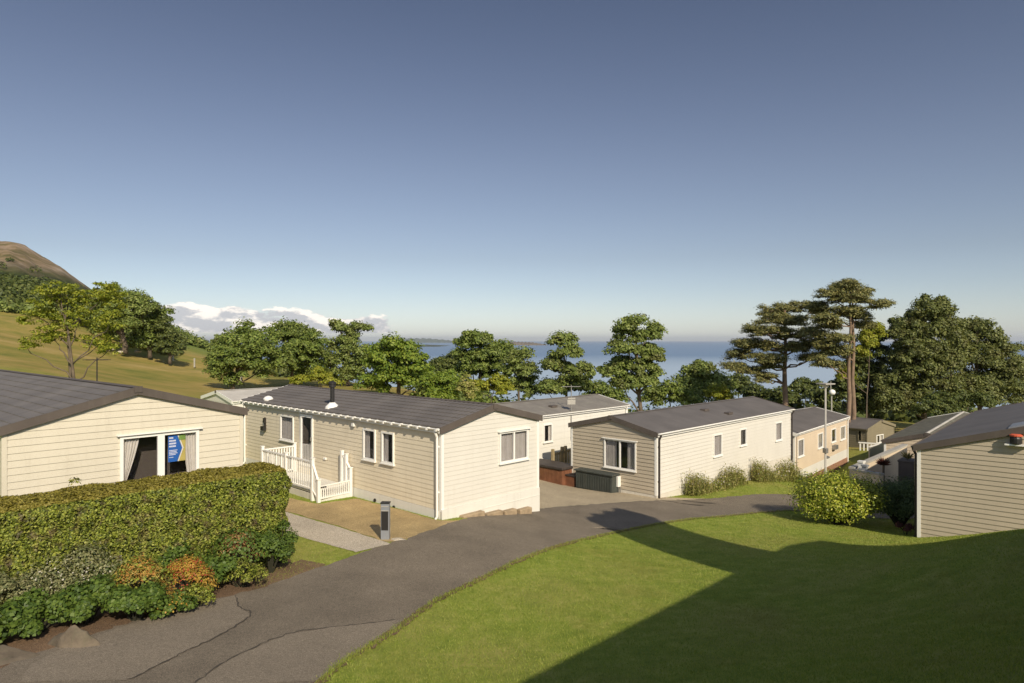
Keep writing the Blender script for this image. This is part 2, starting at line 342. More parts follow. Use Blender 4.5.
# resurfaced areas and their tar seams
S1 = [(236,598),(238,608),(251,617),(232,631),(180,656),(128,684)]
S2 = [(190,690),(228,663),(285,637),(330,630),(396,622)]
sheet('road_patch', gp([(228,598),(180,612),(115,632),(60,652),(30,668),(20,684)]), gp(S1), M['patch'], .022, 60, 10)
sheet('road_patch', gp(S2), gp([(316,683),(335,670),(352,657),(372,645),(394,628)]), M['patch'], .022, 60, 10)
for S in (S1, S2):
    P = smooth_line(gp(S), 60); d = np.gradient(P, axis=0); nrm = np.stack([-d[:,1], d[:,0]], -1)/np.hypot(d[:,0], d[:,1])[:,None]
    P = P+RNG.normal(0,.018,P.shape); w = RNG.uniform(.004, .018, (len(P), 1)); sheet('road_seam', P-nrm*w, P+nrm*w, M['tar'], .028, 120, 3)
sheet('flower_bed', [(-9.9,10.75),tuple(G(291,560)[:2])], gp([(5,664),(45,651),(115,628),(180,606),(250,588),(296,572)]), M['soil'], .006, 60, 16, .01)
# soil verge, path, patio, drives
sheet('soil_verge', gp([(300,560),(285,566),(240,588),(180,600),(110,622),(40,645),(0,660)])+[(-8.8,7.6)], gp([(325,566),(300,577),(250,594),(185,611),(115,632),(45,656),(5,669)])+[(-7.7,7.6)], M['soil'], .010, 90, 8, .03)
sheet('path', gp([(392,545),(340,528),(288,513),(240,500)]), gp([(356,553),(322,544),(288,534),(240,520)]), M['concrete'], .012, 50, 8, .008)
sheet('patio', gp([(472,521),(437,521),(400,510),(357,499),(318,505),(270,494),(240,487)]), gp([(475,524),(430,534),(400,541),(388,543),(336,526),(286,512),(240,499)]), M['patio'], .012, 60, 12, .02)
sheet('driveway', gp([(700,501),(660,502),(619,504),(585,507),(540,512)]), gp([(705,499),(655,497),(612,491),(572,486),(536,478)]), M['drive'], .012, 40, 14, .01)
sheet('terrace', [(14.4,27.9),(17,29),(19.5,30.5)], [(14.6,32),(17,33.5),(20,35)], M['concrete'], .012, 20, 12)

# ------------------------------------------------------------------ houses
class House:
    def __init__(s, origin, ydir, W, L, zb, zf, ze, rise, name='static_caravan', **k):
        yv = Vector((ydir[0], ydir[1])).normalized(); s.y = yv; s.x = Vector((yv.y, -yv.x)); s.o = Vector(origin[:2])
        s.W, s.L, s.rise = W, L, rise; s.zb = zb; s.f = zf-zb; s.e = ze-zb
        s.root = empty(name, (origin[0], origin[1], zb), math.atan2(s.x.y, s.x.x), **k)
        W_, L_ = W, L
        s.walls = {'front': ((0,0),(1,0),(0,-1),W_), 'right': ((W_,0),(0,1),(1,0),L_), 'back': ((W_,L_),(-1,0),(0,1),W_), 'left': ((0,L_),(0,-1),(-1,0),L_)}
        s.holes = {k: [] for k in s.walls}
    def map(s, wall):
        p0, d, n, _ = s.walls[wall]
        return lambda a, out, z: (p0[0]+d[0]*a+n[0]*out, p0[1]+d[1]*a+n[1]*out, z)
    def hit(s, wall, px):       # distance along a wall, and depth, of the pixel column px
        p0, d, n, _ = s.walls[wall]; P = s.o+s.x*p0[0]+s.y*p0[1]; D = s.x*d[0]+s.y*d[1]; t = (px-CX)/F
        a = (t*P.y-P.x)/(D.x-t*D.y); return a, P.y+D.y*a
    def rect(s, wall, px0, px1, py0, py1):
        a0 = s.hit(wall, px0)[0]; a1 = s.hit(wall, px1)[0]; Dm = s.hit(wall, (px0+px1)/2)[1]
        z = lambda py: CZ-(py-CY)/F*Dm-s.zb
        return min(a0, a1), max(a0, a1), z(py1), z(py0)
    def siding(s, wall, mat, pitch=.155, lap=.016, part='wall'):
        fn = s.map(wall); Lw = s.walls[wall][3]; gable = wall in ('front', 'back'); top = s.e+(s.rise if gable else 0)
        zs = set([s.f, top, s.e]); k = 0
        while s.f+k*pitch < top: zs.add(round(s.f+k*pitch, 5)); k += 1
        for h in s.holes[wall]: zs.add(h[2]); zs.add(h[3])
        zs = sorted(zs); mb = MB()
        def lim(z):
            if z <= s.e or not gable: return 0, Lw
            i = (z-s.e)/s.rise*Lw/2; return i, Lw-i
        def off(z, bot):
            fr = ((z-s.f)/pitch) % 1.0
            if fr > .9995 or fr < .0005: fr = 0 if bot else 1
            return lap*(1-fr)
        for za, zb in zip(zs[:-1], zs[1:]):
            if zb-za < 1e-4: continue
            zm = (za+zb)/2; cuts = [0.0]; hs = sorted([h for h in s.holes[wall] if h[2] < zm < h[3]])
            segs = []; x = None
            for h in hs: segs.append((x, h[0])); x = h[1]
            segs.append((x, None))
            for a, b in segs:
                la, ra = lim(za); lb, rb = lim(zb)
                A0 = la if a is None else a; A1 = lb if a is None else a; B0 = ra if b is None else b; B1 = rb if b is None else b
                if B1-A1 < 1e-3 and B0-A0 < 1e-3: continue
                o0, o1 = off(za, True), off(zb, False)
                mb.poly([fn(A0,o0,za), fn(B0,o0,za), fn(B1,o1,zb), fn(A1,o1,zb)])
                if abs(((za-s.f)/pitch) % 1) < 1e-3 or ((za-s.f)/pitch) % 1 > .999: mb.poly([fn(A0,-.004,za), fn(B0,-.004,za), fn(B0,o0,za), fn(A0,o0,za)])
        return mb.build(part, M[mat], s.root)
    def window(s, wall, r, panes=1, curtain='sides', mull=None, frame='upvc', pelmet=False, label=None, fw=.055, name='window', cmat='curtain', sill=True, ratio=None):
        a0, a1, z0, z1 = r; s.holes[wall].append((a0+.01, a1-.01, z0+.01, z1-.01)); fn = s.map(wall)
        mb = MB(); o = .045
        mb.box((a0,-.02,z0),(a1,o,z0+fw),fn); mb.box((a0,-.02,z1-fw),(a1,o,z1),fn)
        mb.box((a0,-.02,z0+fw),(a0+fw,o,z1-fw),fn); mb.box((a1-fw,-.02,z0+fw),(a1,o,z1-fw),fn)
        xs = [a0+fw]; 
        for k in range(1, panes):
            c = a0+(a1-a0)*(ratio if ratio else k/panes); w = (mull or fw)/2
            mb.box((c-w,-.02,z0+fw),(c+w,o-.002,z1-fw),fn); xs += [c-w, c+w]
        xs.append(a1-fw)
        if sill: mb.box((a0-.03,-.01,z0-.035),(a1+.03,.085,z0-.002),fn)
        w = mb.build(name, M[frame], s.root); 
        if label: w['label'] = label
        for k in range(0, len(xs), 2):
            g = MB(); g.box((xs[k],.004,z0+fw),(xs[k+1],.012,z1-fw),fn); g.build('pane', M['glass'], w)
        b = MB(); d = -.55
        b.poly([fn(a0,d,z0),fn(a1,d,z0),fn(a1,d,z1),fn(a0,d,z1)]); b.poly([fn(a0,d,z0),fn(a0,-.02,z0),fn(a1,-.02,z0),fn(a1,d,z0)]); b.poly([fn(a0,d,z1),fn(a0,-.02,z1),fn(a1,-.02,z1),fn(a1,d,z1)])
        b.poly([fn(a0,d,z0),fn(a0,-.02,z0),fn(a0,-.02,z1),fn(a0,d,z1)]); b.poly([fn(a1,d,z0),fn(a1,-.02,z0),fn(a1,-.02,z1),fn(a1,d,z1)])
        b.build('room_recess', M['interior'], w)
        def drape(x0, x1, gather=0, side=1):
            c = MB(); n = max(6, int((x1-x0)/.02)); rows = 6
            for i in range(n):
                for j in range(rows):
                    q = []
                    for (ii, jj) in ((i,j),(i+1,j),(i+1,j+1),(i,j+1)):
                        u = ii/n; v = jj/rows; width = 1-gather*(1-v)**1.3
                        x = x0+(x1-x0)*u*width if side > 0 else x1-(x1-x0)*(1-u)*width
                        q.append(fn(x, -.07+.018*math.sin(ii*1.9), z0+.02+(z1-z0-.04)*v))
                    c.poly(q)
            return c.build('curtain', M[cmat], w, smooth=True)
        wd = a1-a0
        if curtain == 'sides': drape(a0+.03, a0+wd*.26, .75, 1); drape(a1-wd*.2, a1-.03, .35, -1)
        elif curtain == 'full': drape(a0+.03, a1-.03)
        elif curtain == 'half':
            drape(a0+.03, a0+wd*.36); drape(a1-wd*.3, a1-.03)
        if pelmet:
            p = MB(); p.box((a0-.07,.0,z1+.004),(a1+.07,.10,z1+.035),fn); p.build('drip_rail', M['upvc'], w)
        return w
    def finish(s, wallmats, trim='upvc', roof='roofC', barge='darktrim', fascia='upvc', ov=.09, ovf=.07, steps=0, skirt='skirt', pipes=(), cap=True, pitch=.155, lap=.016, thick=.09, gutter='upvc', brackets=0, ridge='darktrim', backbarge=None):
        W, L, e, r = s.W, s.L, s.e, s.rise
        for k in s.walls: s.siding(k, wallmats.get(k, wallmats['all']), pitch, lap)
        sk = MB(); 
        for k in s.walls:
            fn = s.map(k); Lw = s.walls[k][3]; sk.poly([fn(0,.004,-.6), fn(Lw,.004,-.6), fn(Lw,.004,s.f), fn(0,.004,s.f)])
            n = max(2, int(Lw/2.4))
            for i in range(n+1): a = min(Lw-.02, max(.02, Lw*i/n)); sk.box((a-.02,.004,-.6),(a+.02,.014,s.f-.01),fn)
        sk.build('skirting', M[skirt], s.root)
        for (cx, cy, sx, sy) in ((0,0,-1,-1),(W,0,1,-1),(0,L,-1,1),(W,L,1,1)):
            t = MB(); q = .022; w = .075
            xa, xb = sorted((cx+sx*q, cx-sx*w)); ya, yb = sorted((cy+sy*q, cy+sy*.001))
            t.box((xa, ya, s.f-.02), (xb, yb, e-.002)); xa, xb = sorted((cx+sx*q, cx+sx*.001)); ya, yb = sorted((cy+sy*.0005, cy-sy*w)); t.box((xa, ya, s.f-.02), (xb, yb, e-.002))
            t.build('corner_trim', M[trim], s.root)
        slope = r/(W/2); zt = lambda x: e+(x if x <= W/2 else W-x)*slope+thick
        rf = MB(); y0, y1 = -ovf, L+ovf
        n = steps or 1
        for side in (0, 1):
            X = (lambda x: x) if side == 0 else (lambda x: W-x)
            xs = [-ov+(W/2+ov)*k/n for k in range(n+1)]
            for k in range(n):
                a, b = xs[k], xs[k+1]; lift = .022 if steps else 0
                if steps:       # pressed tile courses, waved along the eave
                    m = int((y1-y0)/.11); 
                    for j in range(m):
                        ya = y0+(y1-y0)*j/m; yb = y0+(y1-y0)*(j+1)/m; wa = .012*(j % 2); wb = .012*((j+1) % 2)
                        rf.poly([(X(a),ya,zt(a)+lift+wa),(X(a),yb,zt(a)+lift+wb),(X(b),yb,zt(b)+wb),(X(b),ya,zt(b)+wa)])
                        rf.poly([(X(a),ya,zt(a)-.012),(X(a),yb,zt(a)-.012),(X(a),yb,zt(a)+lift+wb),(X(a),ya,zt(a)+lift+wa)])
                else:
                    rf.poly([(X(a),y0,zt(a)),(X(a),y1,zt(a)),(X(b),y1,zt(b)),(X(b),y0,zt(b))])
            u = thick-.012
            rf.poly([(X(-ov),y0,zt(-ov)-u),(X(-ov),y1,zt(-ov)-u),(X(W/2),y1,zt(W/2)-u),(X(W/2),y0,zt(W/2)-u)])
            for yy in (y0, y1): rf.poly([(X(-ov),yy,zt(-ov)-u),(X(W/2),yy,zt(W/2)-u),(X(W/2),yy,zt(W/2)),(X(-ov),yy,zt(-ov))])
            rf.poly([(X(-ov),y0,zt(-ov)-u),(X(-ov),y1,zt(-ov)-u),(X(-ov),y1,zt(-ov)),(X(-ov),y0,zt(-ov))])
        R = rf.build('roof', M[roof], s.root)
        for yy, bm_ in ((y0, barge), (y1, backbarge or barge)):
            b = MB(); sg = -1 if yy == y0 else 1; ya, yb = sorted((yy, yy+sg*.03))
            for side in (0, 1):
                X = (lambda x: x) if side == 0 else (lambda x: W-x); a, c = -ov-.02, W/2
                p = [(X(a),ya,zt(a)-.17),(X(c),ya,zt(c)-.17),(X(c),yb,zt(c)-.17),(X(a),yb,zt(a)-.17),(X(a),ya,zt(a)+.025),(X(c),ya,zt(c)+.025),(X(c),yb,zt(c)+.025),(X(a),yb,zt(a)+.025)]
                b.hexa(p)
            b.build('bargeboard', M[bm_], s.root)
        if cap:
            c = MB(); zz = zt(W/2); h = .09
            for sx in (-1, 1): c.poly([(W/2,y0,zz+.035),(W/2,y1,zz+.035),(W/2+sx*h,y1,zz+.014-h*slope+.012),(W/2+sx*h,y0,zz+.014-h*slope+.012)])
            c.poly([(W/2-h,y0-.002,zz-.02),(W/2+h,y0-.002,zz-.02),(W/2,y0-.002,zz+.035)])
            c.build('ridge_cap', M[ridge], R)
            k = MB(); k.box((W/2-.09, y0-.05, zz-.12), (W/2+.09, y0-.034, zz+.03)); k.build('ridge_end', M['darktrim'], R)
        for side in (0, 1):
            g = MB(); sg = -1 if side == 0 else 1; bx = -ov if side == 0 else W+ov; zz = zt(-ov)
            xa, xb = sorted((bx, bx+sg*-.03)); g.box((xa+sg*.002, y0+.02, zz-.16), (xb+sg*.002, y1-.02, zz-thick+.008))
            g.build('fascia', M[fascia], s.root)
            g = MB(); xm = bx+sg*.05
            prof = [(math.cos(t)*.05, math.sin(t)*.05) for t in np.linspace(math.pi, 2*math.pi, 7)]
            for (p, q) in zip(prof[:-1], prof[1:]): g.poly([(xm+p[0],y0+.03,zz-.03+p[1]),(xm+q[0],y0+.03,zz-.03+q[1]),(xm+q[0],y1-.03,zz-.03+q[1]),(xm+p[0],y1-.03,zz-.03+p[1])])
            for yy in (y0+.03, y1-.03): g.poly([(xm+p[0], yy, zz-.03+p[1]) for p in prof])
            if brackets:
                nb = int(L/brackets)
                for i in range(nb+1): yb = y0+.1+(L)*i/nb; g.box((xm-.062, yb-.035, zz-.092), (xm+.062, yb+.035, zz-.018))
            g.build('gutter', M[gutter], s.root)
        for (side, yy, mt) in pipes:
            sg = -1 if side == 'left' else 1; bx = 0 if side == 'left' else W
            p = MB(); zz = zt(-ov)-.08; xo = bx+sg*(ov+.05); xi = bx+sg*.065
            p.tube([(xo,yy,zz),(xo,yy,zz-.05),(xi,yy,zz-.2),(xi,yy,zz-.3),(xi,yy,.12),(xi+sg*.06,yy,.04)], .038, 8)
            p.box((min(bx,xi),yy-.05,s.f+.5),(max(bx,xi),yy+.05,s.f+.54)); p.box((min(bx,xi),yy-.05,e-.5),(max(bx,xi),yy+.05,e-.46))
            p.build('downpipe', M[mt], s.root)
        s.zt = zt; return R
def ze_at(py, D): return CZ-(py-CY)/F*D
def vent(h, x, y, name='roof_vent', mat='darktrim', kind='slot'):
    b = MB(); z = h.zt(x)
    if kind == 'slot': b.box((x-.13,y-.2,z-.02),(x+.13,y+.2,z+.09))
    else: b.lathe((x,y,z-.03), [(.17,0),(.19,.05),(.19,.1),(.12,.17),(.03,.2)], 14)
    b.build(name, M[mat], h.root, bevel=.01)

# ---- lodge on the left
oA = rowpts(2.5, 14.2); yA = Vector((-.745, .667))
hA = House(oA, yA, 5.25, 16.2, CZ-4.95, CZ-4.55, ze_at(431.5, 14.2), .70, 'holiday_lodge', label='cream lodge with dark tiled roof behind the clipped hedge, blue poster in its window', cat='lodge')
rA = hA.rect('front', 119.5, 198.5, 432.5, 481)
wA = hA.window('front', rA, 2, 'sides', mull=.16, pelmet=True, fw=.075)
hA.finish({'all':'cream'}, trim='cream', roof='roofA', steps=0, pitch=.152, lap=.015, pipes=(('right', .15, 'brownpipe'),), gutter='darktrim', fascia='darktrim', backbarge='upvc', thick=.10)
# tile courses of the lodge roof as real steps
cs = MB()
for side in (0, 1):
    Xf = (lambda x: x) if side == 0 else (lambda x: hA.W-x)
    for k in range(1, 9):
        x = -.09+(hA.W/2+.09)*k/9; z = hA.zt(x)
        cs.poly([(Xf(x-.06),-.06,z+.014-.06*.23),(Xf(x-.06),16.26,z+.014-.06*.23),(Xf(x+.03),16.26,z+.010),(Xf(x+.03),-.06,z+.010)])
        cs.poly([(Xf(x-.06),-.06,z-.06*.23),(Xf(x-.06),16.26,z-.06*.23),(Xf(x-.06),16.26,z+.014-.06*.23),(Xf(x-.06),-.06,z+.014-.06*.23)])
cs.build('tile_course', M['roofA'], hA.root)
fn = hA.map('front'); a0, a1 = hA.hit('front', 168.5)[0], hA.hit('front', 186)[0]
# blue poster inside the window
Wm = Matrix.Translation((oA[0], oA[1], CZ-4.95)) @ Matrix.Rotation(math.atan2(hA.x.y, hA.x.x), 4, 'Z')
zA0 = ze_at(461.5, hA.hit('front', 176)[1])-(CZ-4.95); zA1 = ze_at(435.3, hA.hit('front', 176)[1])-(CZ-4.95)
pr = empty('poster', Wm @ Vector(fn(a0, -.03, zA0)), math.atan2(hA.x.y, hA.x.x), label='blue arrow poster with white lines of text in the lodge window', cat='poster')
pw, ph = a1-a0, zA1-zA0
b = MB(); b.box((0,0,0),(pw,.006,ph)); b.build('sheet', M['yellow'], pr)
b = MB(); b.box((pw*.62,-.003,ph*.80),(pw,-.0005,ph)); b.build('corner_picture', M['pgreen'], pr)
b = MB(); P = [(0,0),(pw*.52,0),(pw*.80,ph*.5),(pw*.52,ph),(0,ph)]; b.poly([(x,-.006,z) for x, z in P]); b.poly([(x,-.0035,z) for x, z in P][::-1]); b.build('arrow', M['blue'], pr)
b = MB(); P = [(pw*.55,0),(pw*.60,0),(pw*.88,ph*.5),(pw*.60,ph),(pw*.55,ph),(pw*.83,ph*.5)]; b.poly([(P[i][0],-.002,P[i][1]) for i in (0,1,2,5)]); b.poly([(P[i][0],-.002,P[i][1]) for i in (5,2,3,4)]); b.build('arrow_outline', M['paper'], pr)
b = MB(); random.seed(3)
for (z, h, xe) in ((.88,.06,.28),(.77,.06,.44),(.665,.06,.42),(.56,.06,.44),(.42,.03,.52),(.365,.03,.46),(.31,.03,.5),(.255,.03,.4),(.16,.025,.3)):
    x = .05
    while x < xe:
        w = random.uniform(.03,.05); b.box((x*pw,-.009,z*ph),((x+w)*pw,-.0065,(z+h)*ph)); x += w+.010
b.build('lettering', M['paper'], pr)

# ---- caravan with the porch
oB = rowpts(441.5, 19.0); yB = Vector((-.718, .697))
hB = House(oB, yB, 4.1, 12.75, CZ-5.12, ze_at(511, 19), ze_at(430, 19), .49, label='long tan and cream caravan with a white picket porch beside the road', cat='caravan')
hB.window('front', hB.rect('front', 499, 527.5, 430.5, 461), 2, 'full', pelmet=True, cmat='greyblind')
hB.window('left', hB.rect('left', 281, 294, 415.5, 440.5), 1, 'full', cmat='greyblind')
hB.window('left', hB.rect('left', 363.8, 376, 429, 460), 1, 'half', cmat='greyblind')
hB.window('left', hB.rect('left', 382.3, 394.5, 432, 463.5), 1, 'half', cmat='greyblind')
rd = hB.rect('left', 300.8, 313.5, 414.5, 466); 
dr = hB.window('left', rd, 1, None, fw=.10, name='door', sill=False)
b = MB(); fl = hB.map('left'); b.box((rd[0]+.12,-.03,rd[2]+.1),(rd[1]-.12,-.02,rd[2]+(rd[3]-rd[2])*.42),fl); b.build('door_curtain', M['curtain'], dr)
b = MB(); b.box((rd[1]-.07,.045,rd[2]+.95),(rd[1]-.04,.1,rd[2]+1.08),fl); b.build('handle', M['metal'], dr)
hB.finish({'all':'tan','front':'offwhite','right':'offwhite'}, roof='roofB', steps=8, pitch=.135, lap=.011, brackets=.42, pipes=(('left', .12, 'upvc'), ('left', 12.55, 'upvc')), gutter='upvc', backbarge='upvc')
# white skirting board, step blocks and vents
b = MB(); b.box((.02,.015,hB.f-.5),(12.7,.03,hB.f-.01),fl); b.build('base_board', M['whiteflat'], hB.root)
b = MB(); ff = hB.map('front'); b.box((-.02,.018,-.5),(4.12,.05,hB.f+.03),ff); b.box((1.4,.05,hB.f-.22),(4.12,.062,hB.f-.2),ff); b.box((2.4,.05,hB.f-.02),(2.43,.06,hB.f+.03),ff); b.build('base_board', M['whiteflat'], hB.root)
vb = MB()
for px, py in ((376,500),(395,507)):
    a, D = hB.hit('left', px); z = ze_at(py, D)-hB.zb; c = Vector(fl(a,.03,z)); d = Vector(fl(a,.06,z)); vb = MB(); vb.tube([c, d], .055, 12); vb.build('vent_cap', M['darkmetal'], hB.root)
a, D = hB.hit('left', 265.5); z = ze_at(423, D)-hB.zb
wl = MB(); wl.box((a-.07,.0,z-.25),(a+.07,.03,z+.22),fl); wl.build('wall_light', M['brownpipe'], hB.root); q = MB(); q.box((a-.12,.03,z-.28),(a+.12,.16,z-.12),fl); q.build('lamp_head', M['darkmetal'], hB.root); q = MB(); q.box((a-.05,.03,z+.02),(a+.05,.09,z+.2),fl); q.build('light_sensor', M['darkmetal'], hB.root)
a, D = hB.hit('left', 354.5); z = ze_at(424.5, D)-hB.zb; q = MB(); q.box((a-.07,.0,z-.06),(a+.07,.09,z+.06),fl); q.build('sensor_box', M['upvc'], hB.root, bevel=.01)
a, D = hB.hit('left', 325.5); z = ze_at(458.5, D)-hB.zb; q = MB(); q.box((a-.08,.0,z-.04),(a+.08,.05,z+.04),fl); q.build('socket_cover', M['upvc'], hB.root, bevel=.01)
# flue and mushroom vent on its roof: find roof point
def roofpoint(h, px, py, side=0):
    best = None
    Wm = Matrix.Translation((h.o.x, h.o.y, h.zb)) @ Matrix.Rotation(math.atan2(h.x.y, h.x.x), 4, 'Z')
    for i in range(60):
        for j in range(200):
            x = h.W*(i/59)*.5 if side == 0 else h.W*(1-.5*i/59); y = h.L*j/199; p = Wm @ Vector((x, y, h.zt(x)))
            e = abs(CX+p.x/p.y*F-px)+abs(CY-(p.z-CZ)/p.y*F-py)
            if best is None or e < best[0]: best = (e, x, y)
    return best[1], best[2]
x, y = roofpoint(hB, 332, 407); z = hB.zt(x)
q = MB(); q.lathe((x,y,z-.06), [(.26,0),(.24,.08),(.11,.2),(.10,.22)], 16); q.build('flue_flashing', M['upvc'], hB.root)
q = MB(); q.tube([(x,y,z+.15),(x,y,z+.72)], .075, 12); q.lathe((x,y,z+.70), [(.12,0),(.12,.1),(.14,.12),(.14,.17),(.03,.22)], 14); q.build('flue_pipe', M['darkmetal'], hB.root)
x, y = roofpoint(hB, 268.5, 400); vent(hB, x, y, 'roof_vent', 'upvc', 'mushroom')
# sandstone blocks under the gable
for px0, px1, py in ((457,480,517),(481,498,515),(499,512,512.5),(514,527,511)):
    a0, D = hB.hit('front', px0); a1 = hB.hit('front', px1)[0]; zt_ = ze_at(py-2.2, D)-hB.zb
    p = hB.o+hB.x*a0; e = empty('stone_block', (p.x, p.y, hB.zb), math.atan2(hB.x.y, hB.x.x), label='rough sandstone block lying against the caravan gable by the road', cat='stone block', group='sandstone blocks under the gable')
    q = MB(); q.box((.03,-.26,-.75),(a1-a0-.03,-.055,zt_)); q.build('block', M['sandstone'], e, bevel=.03)

# porch of the caravan: deck, pickets, steps
def picket_panel(mb, p, q, z0, z1a, z1b, n, fn, w=.045):
    for i in range(n):
        t = (i+.5)/n; c = [p[k]+(q[k]-p[k])*t for k in (0,1)]; z1 = z1a+(z1b-z1a)*t
        dx, dy = q[0]-p[0], q[1]-p[1]; L_ = math.hypot(dx, dy); dx, dy = dx/L_*w/2, dy/L_*w/2; ex, ey = -dy*.45, dx*.45
        mb.hexa([(c[0]-dx-ex,c[1]-dy-ey,z0),(c[0]+dx-ex,c[1]+dy-ey,z0),(c[0]+dx+ex,c[1]+dy+ey,z0),(c[0]-dx+ex,c[1]-dy+ey,z0),(c[0]-dx-ex,c[1]-dy-ey,z1),(c[0]+dx-ex,c[1]+dy-ey,z1),(c[0]+dx+ex,c[1]+dy+ey,z1),(c[0]-dx+ex,c[1]-dy+ey,z1)])
def railbar(mb, p, q, z0, z1, h=.045, w=.07):
    dx, dy = q[0]-p[0], q[1]-p[1]; L_ = math.hypot(dx, dy); ex, ey = -dy/L_*w/2, dx/L_*w/2
    mb.hexa([(p[0]-ex,p[1]-ey,z0-h),(q[0]-ex,q[1]-ey,z1-h),(q[0]+ex,q[1]+ey,z1-h),(p[0]+ex,p[1]+ey,z0-h),(p[0]-ex,p[1]-ey,z0),(q[0]-ex,q[1]-ey,z1),(q[0]+ex,q[1]+ey,z1),(p[0]+ex,p[1]+ey,z0)])
def px_to_y(h, xloc, px):       # local y where a line parallel to the side, at local x, crosses a pixel column
    P = h.o+h.x*xloc; t = (px-CX)/F; return (t*P.y-P.x)/(h.y.x-t*h.y.y)
def depth(h, x, y): return (h.o+h.x*x+h.y*y).y
DX = -1.35
yn = px_to_y(hB, DX, 318.5); ym = px_to_y(hB, DX, 312.5); yf = px_to_y(hB, DX, 262.5); yw = px_to_y(hB, -.06, 352)
zl = lambda py, x, y: ze_at(py, depth(hB, x, y))-hB.zb
gz = zl(502, DX, yn); dk = zl(491, DX, ym)-.02; top = zl(461.5, DX, ym)
pch = empty('porch', (hB.o.x, hB.o.y, hB.zb), math.atan2(hB.x.y, hB.x.x), label='white picket porch with steps and low gate in front of the caravan door', cat='porch')
q = MB(); q.box((DX+.03, ym, dk-.05), (-.05, yf, dk)); q.build('deck', M['whiteflat'], pch)
q = MB(); q.box((DX+.03, ym+.03, -.5), (DX+.06, yf, dk-.09)); q.box((DX+.03,ym,-.5),(-.06,ym+.03,dk-.09)); q.build('deck_skirt', M['skirt'], pch)
yc = (ym+yf)/2
for (x, y, z0, z1) in ((DX,ym,-.3,top+.09),(DX,yc,dk-.2,top+.06),(DX,yf,-.3,top+.09),(-.12,yf,dk,top+.08),(DX,yn,-.4,zl(480,DX,yn)),(-.12,ym,dk,top+.08),(-.12,yw,-.4,zl(468,-.12,yw))):
    q = MB(); w = .05; q.box((x-w,y-w,z0),(x+w,y+w,z1)); q.box((x-w-.015,y-w-.015,z1),(x+w+.015,y+w+.015,z1+.03)); q.build('post', M['upvc'], pch, bevel=.008)
def fence_run(p, q_, z0a, z1a, z1b, n, name='railing', low=None):
    low = z0a if low is None else low
    m = MB(); picket_panel(m, p, q_, z0a+.06, z1a-.04, z1b-.04, n, None); railbar(m, p, q_, z1a, z1b); railbar(m, p, q_, z0a+.11, low+.11)
    return m.build(name, M['upvc'], pch)
fence_run((DX,ym+.05), (DX,yc-.05), dk, top, top, 13); fence_run((DX,yc+.05), (DX,yf-.05), dk, top, top, 13)
fence_run((DX+.05,yf), (-.17,yf), dk, top, top, 11)
# rails beside the steps
m = MB(); zA_ = top; zB_ = zl(481.5, DX, yn); N = 7
for i in range(N):
    t = (i+.5)/N; y = ym+(yn-ym)*t; z1 = zA_+(zB_-zA_)*t-.03; z0 = dk+(gz-dk)*t+.02; m.box((DX-.01,y-.022,z0),(DX+.01,y+.022,z1))
railbar(m, (DX,ym), (DX,yn), zA_, zB_); railbar(m, (DX,ym), (DX,yn), dk+.1, gz+.12); m.build('step_railing', M['upvc'], pch)
m = MB(); zA_ = zl(452, -.12, px_to_y(hB,-.12,342)); ya_ = px_to_y(hB, -.12, 342); zB_ = zl(468.5, -.12, yw)
for i in range(9):
    t = (i+.5)/9; y = ya_+(yw-ya_)*t; m.box((-.13,y-.024,gz+.1),(-.11,y+.024,zA_+(zB_-zA_)*t-.03))
railbar(m, (-.12,ya_), (-.12,yw), zA_, zB_); railbar(m, (-.12,ya_), (-.12,yw), dk+.1, gz+.2); m.build('step_railing', M['upvc'], pch)
q = MB(); q.box((-.17,ya_-.05,-.4),(-.07,ya_+.05,zA_+.06)); q.build('post', M['upvc'], pch)
for k in range(3):
    z1 = dk-(dk-gz)*(k+1)/4; y1 = ym-(ym-yn)*k/3*.85; y0 = ym-(ym-yn)*(k+1)/3*.85
    q = MB(); q.box((DX+.06,y0,-.4),(-.16,y1-.002,z1)); q.build('step', M['whiteflat'], pch)
m = MB(); zg = gz+.5
picket_panel(m, (DX+.06,yn), (-.17,yw), gz+.06, zg-.03, zg-.03, 14, None, .035); railbar(m, (DX+.06,yn), (-.17,yw), zg, zg, .04, .05); railbar(m, (DX+.06,yn), (-.17,yw), gz+.12, gz+.12, .04, .05)
gt = m.build('gate', M['upvc'], pch)
q = MB(); q.box((DX+.04,yn-.05,zg-.06),(DX+.25,yn-.025,zg-.03)); q.build('hinge', M['darkmetal'], gt)

# ---- caravan in the middle (tan gable, cream side)
yC = Vector((.700,.714)); oC0 = rowpts(571, 28.75)
cN = rowpts(656.5, 25.75); oC = cN-Vector((.714,-.700,0))*4.2
hC = House(oC, yC, 4.2, 12.95, CZ-6.35, ze_at(495, 25.8), ze_at(434.5, 25.8), .47, label='caravan with tan gable, cream side and dark smooth roof beyond the road bend', cat='caravan')
hC.window('front', hC.rect('front', 604.5, 636.5, 440, 469), 2, 'half', pelmet=True, cmat='greyblind')
hC.window('right', hC.rect('right', 713, 721.5, 434, 456), 1, 'full', cmat='greyblind')
hC.window('right', hC.rect('right', 739.5, 746, 428.5, 445.5), 1, None, frame='upvc')
hC.window('right', hC.rect('right', 775, 781.5, 422, 440.5), 1, 'full', cmat='greyblind')
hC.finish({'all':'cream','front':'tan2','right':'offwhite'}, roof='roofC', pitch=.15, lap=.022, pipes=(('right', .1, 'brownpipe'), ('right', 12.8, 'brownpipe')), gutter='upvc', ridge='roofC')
for px, py in ((704.5,410.5),(728.5,414)):
    x, y = roofpoint(hC, px, py, 1); vent(hC, x, y)
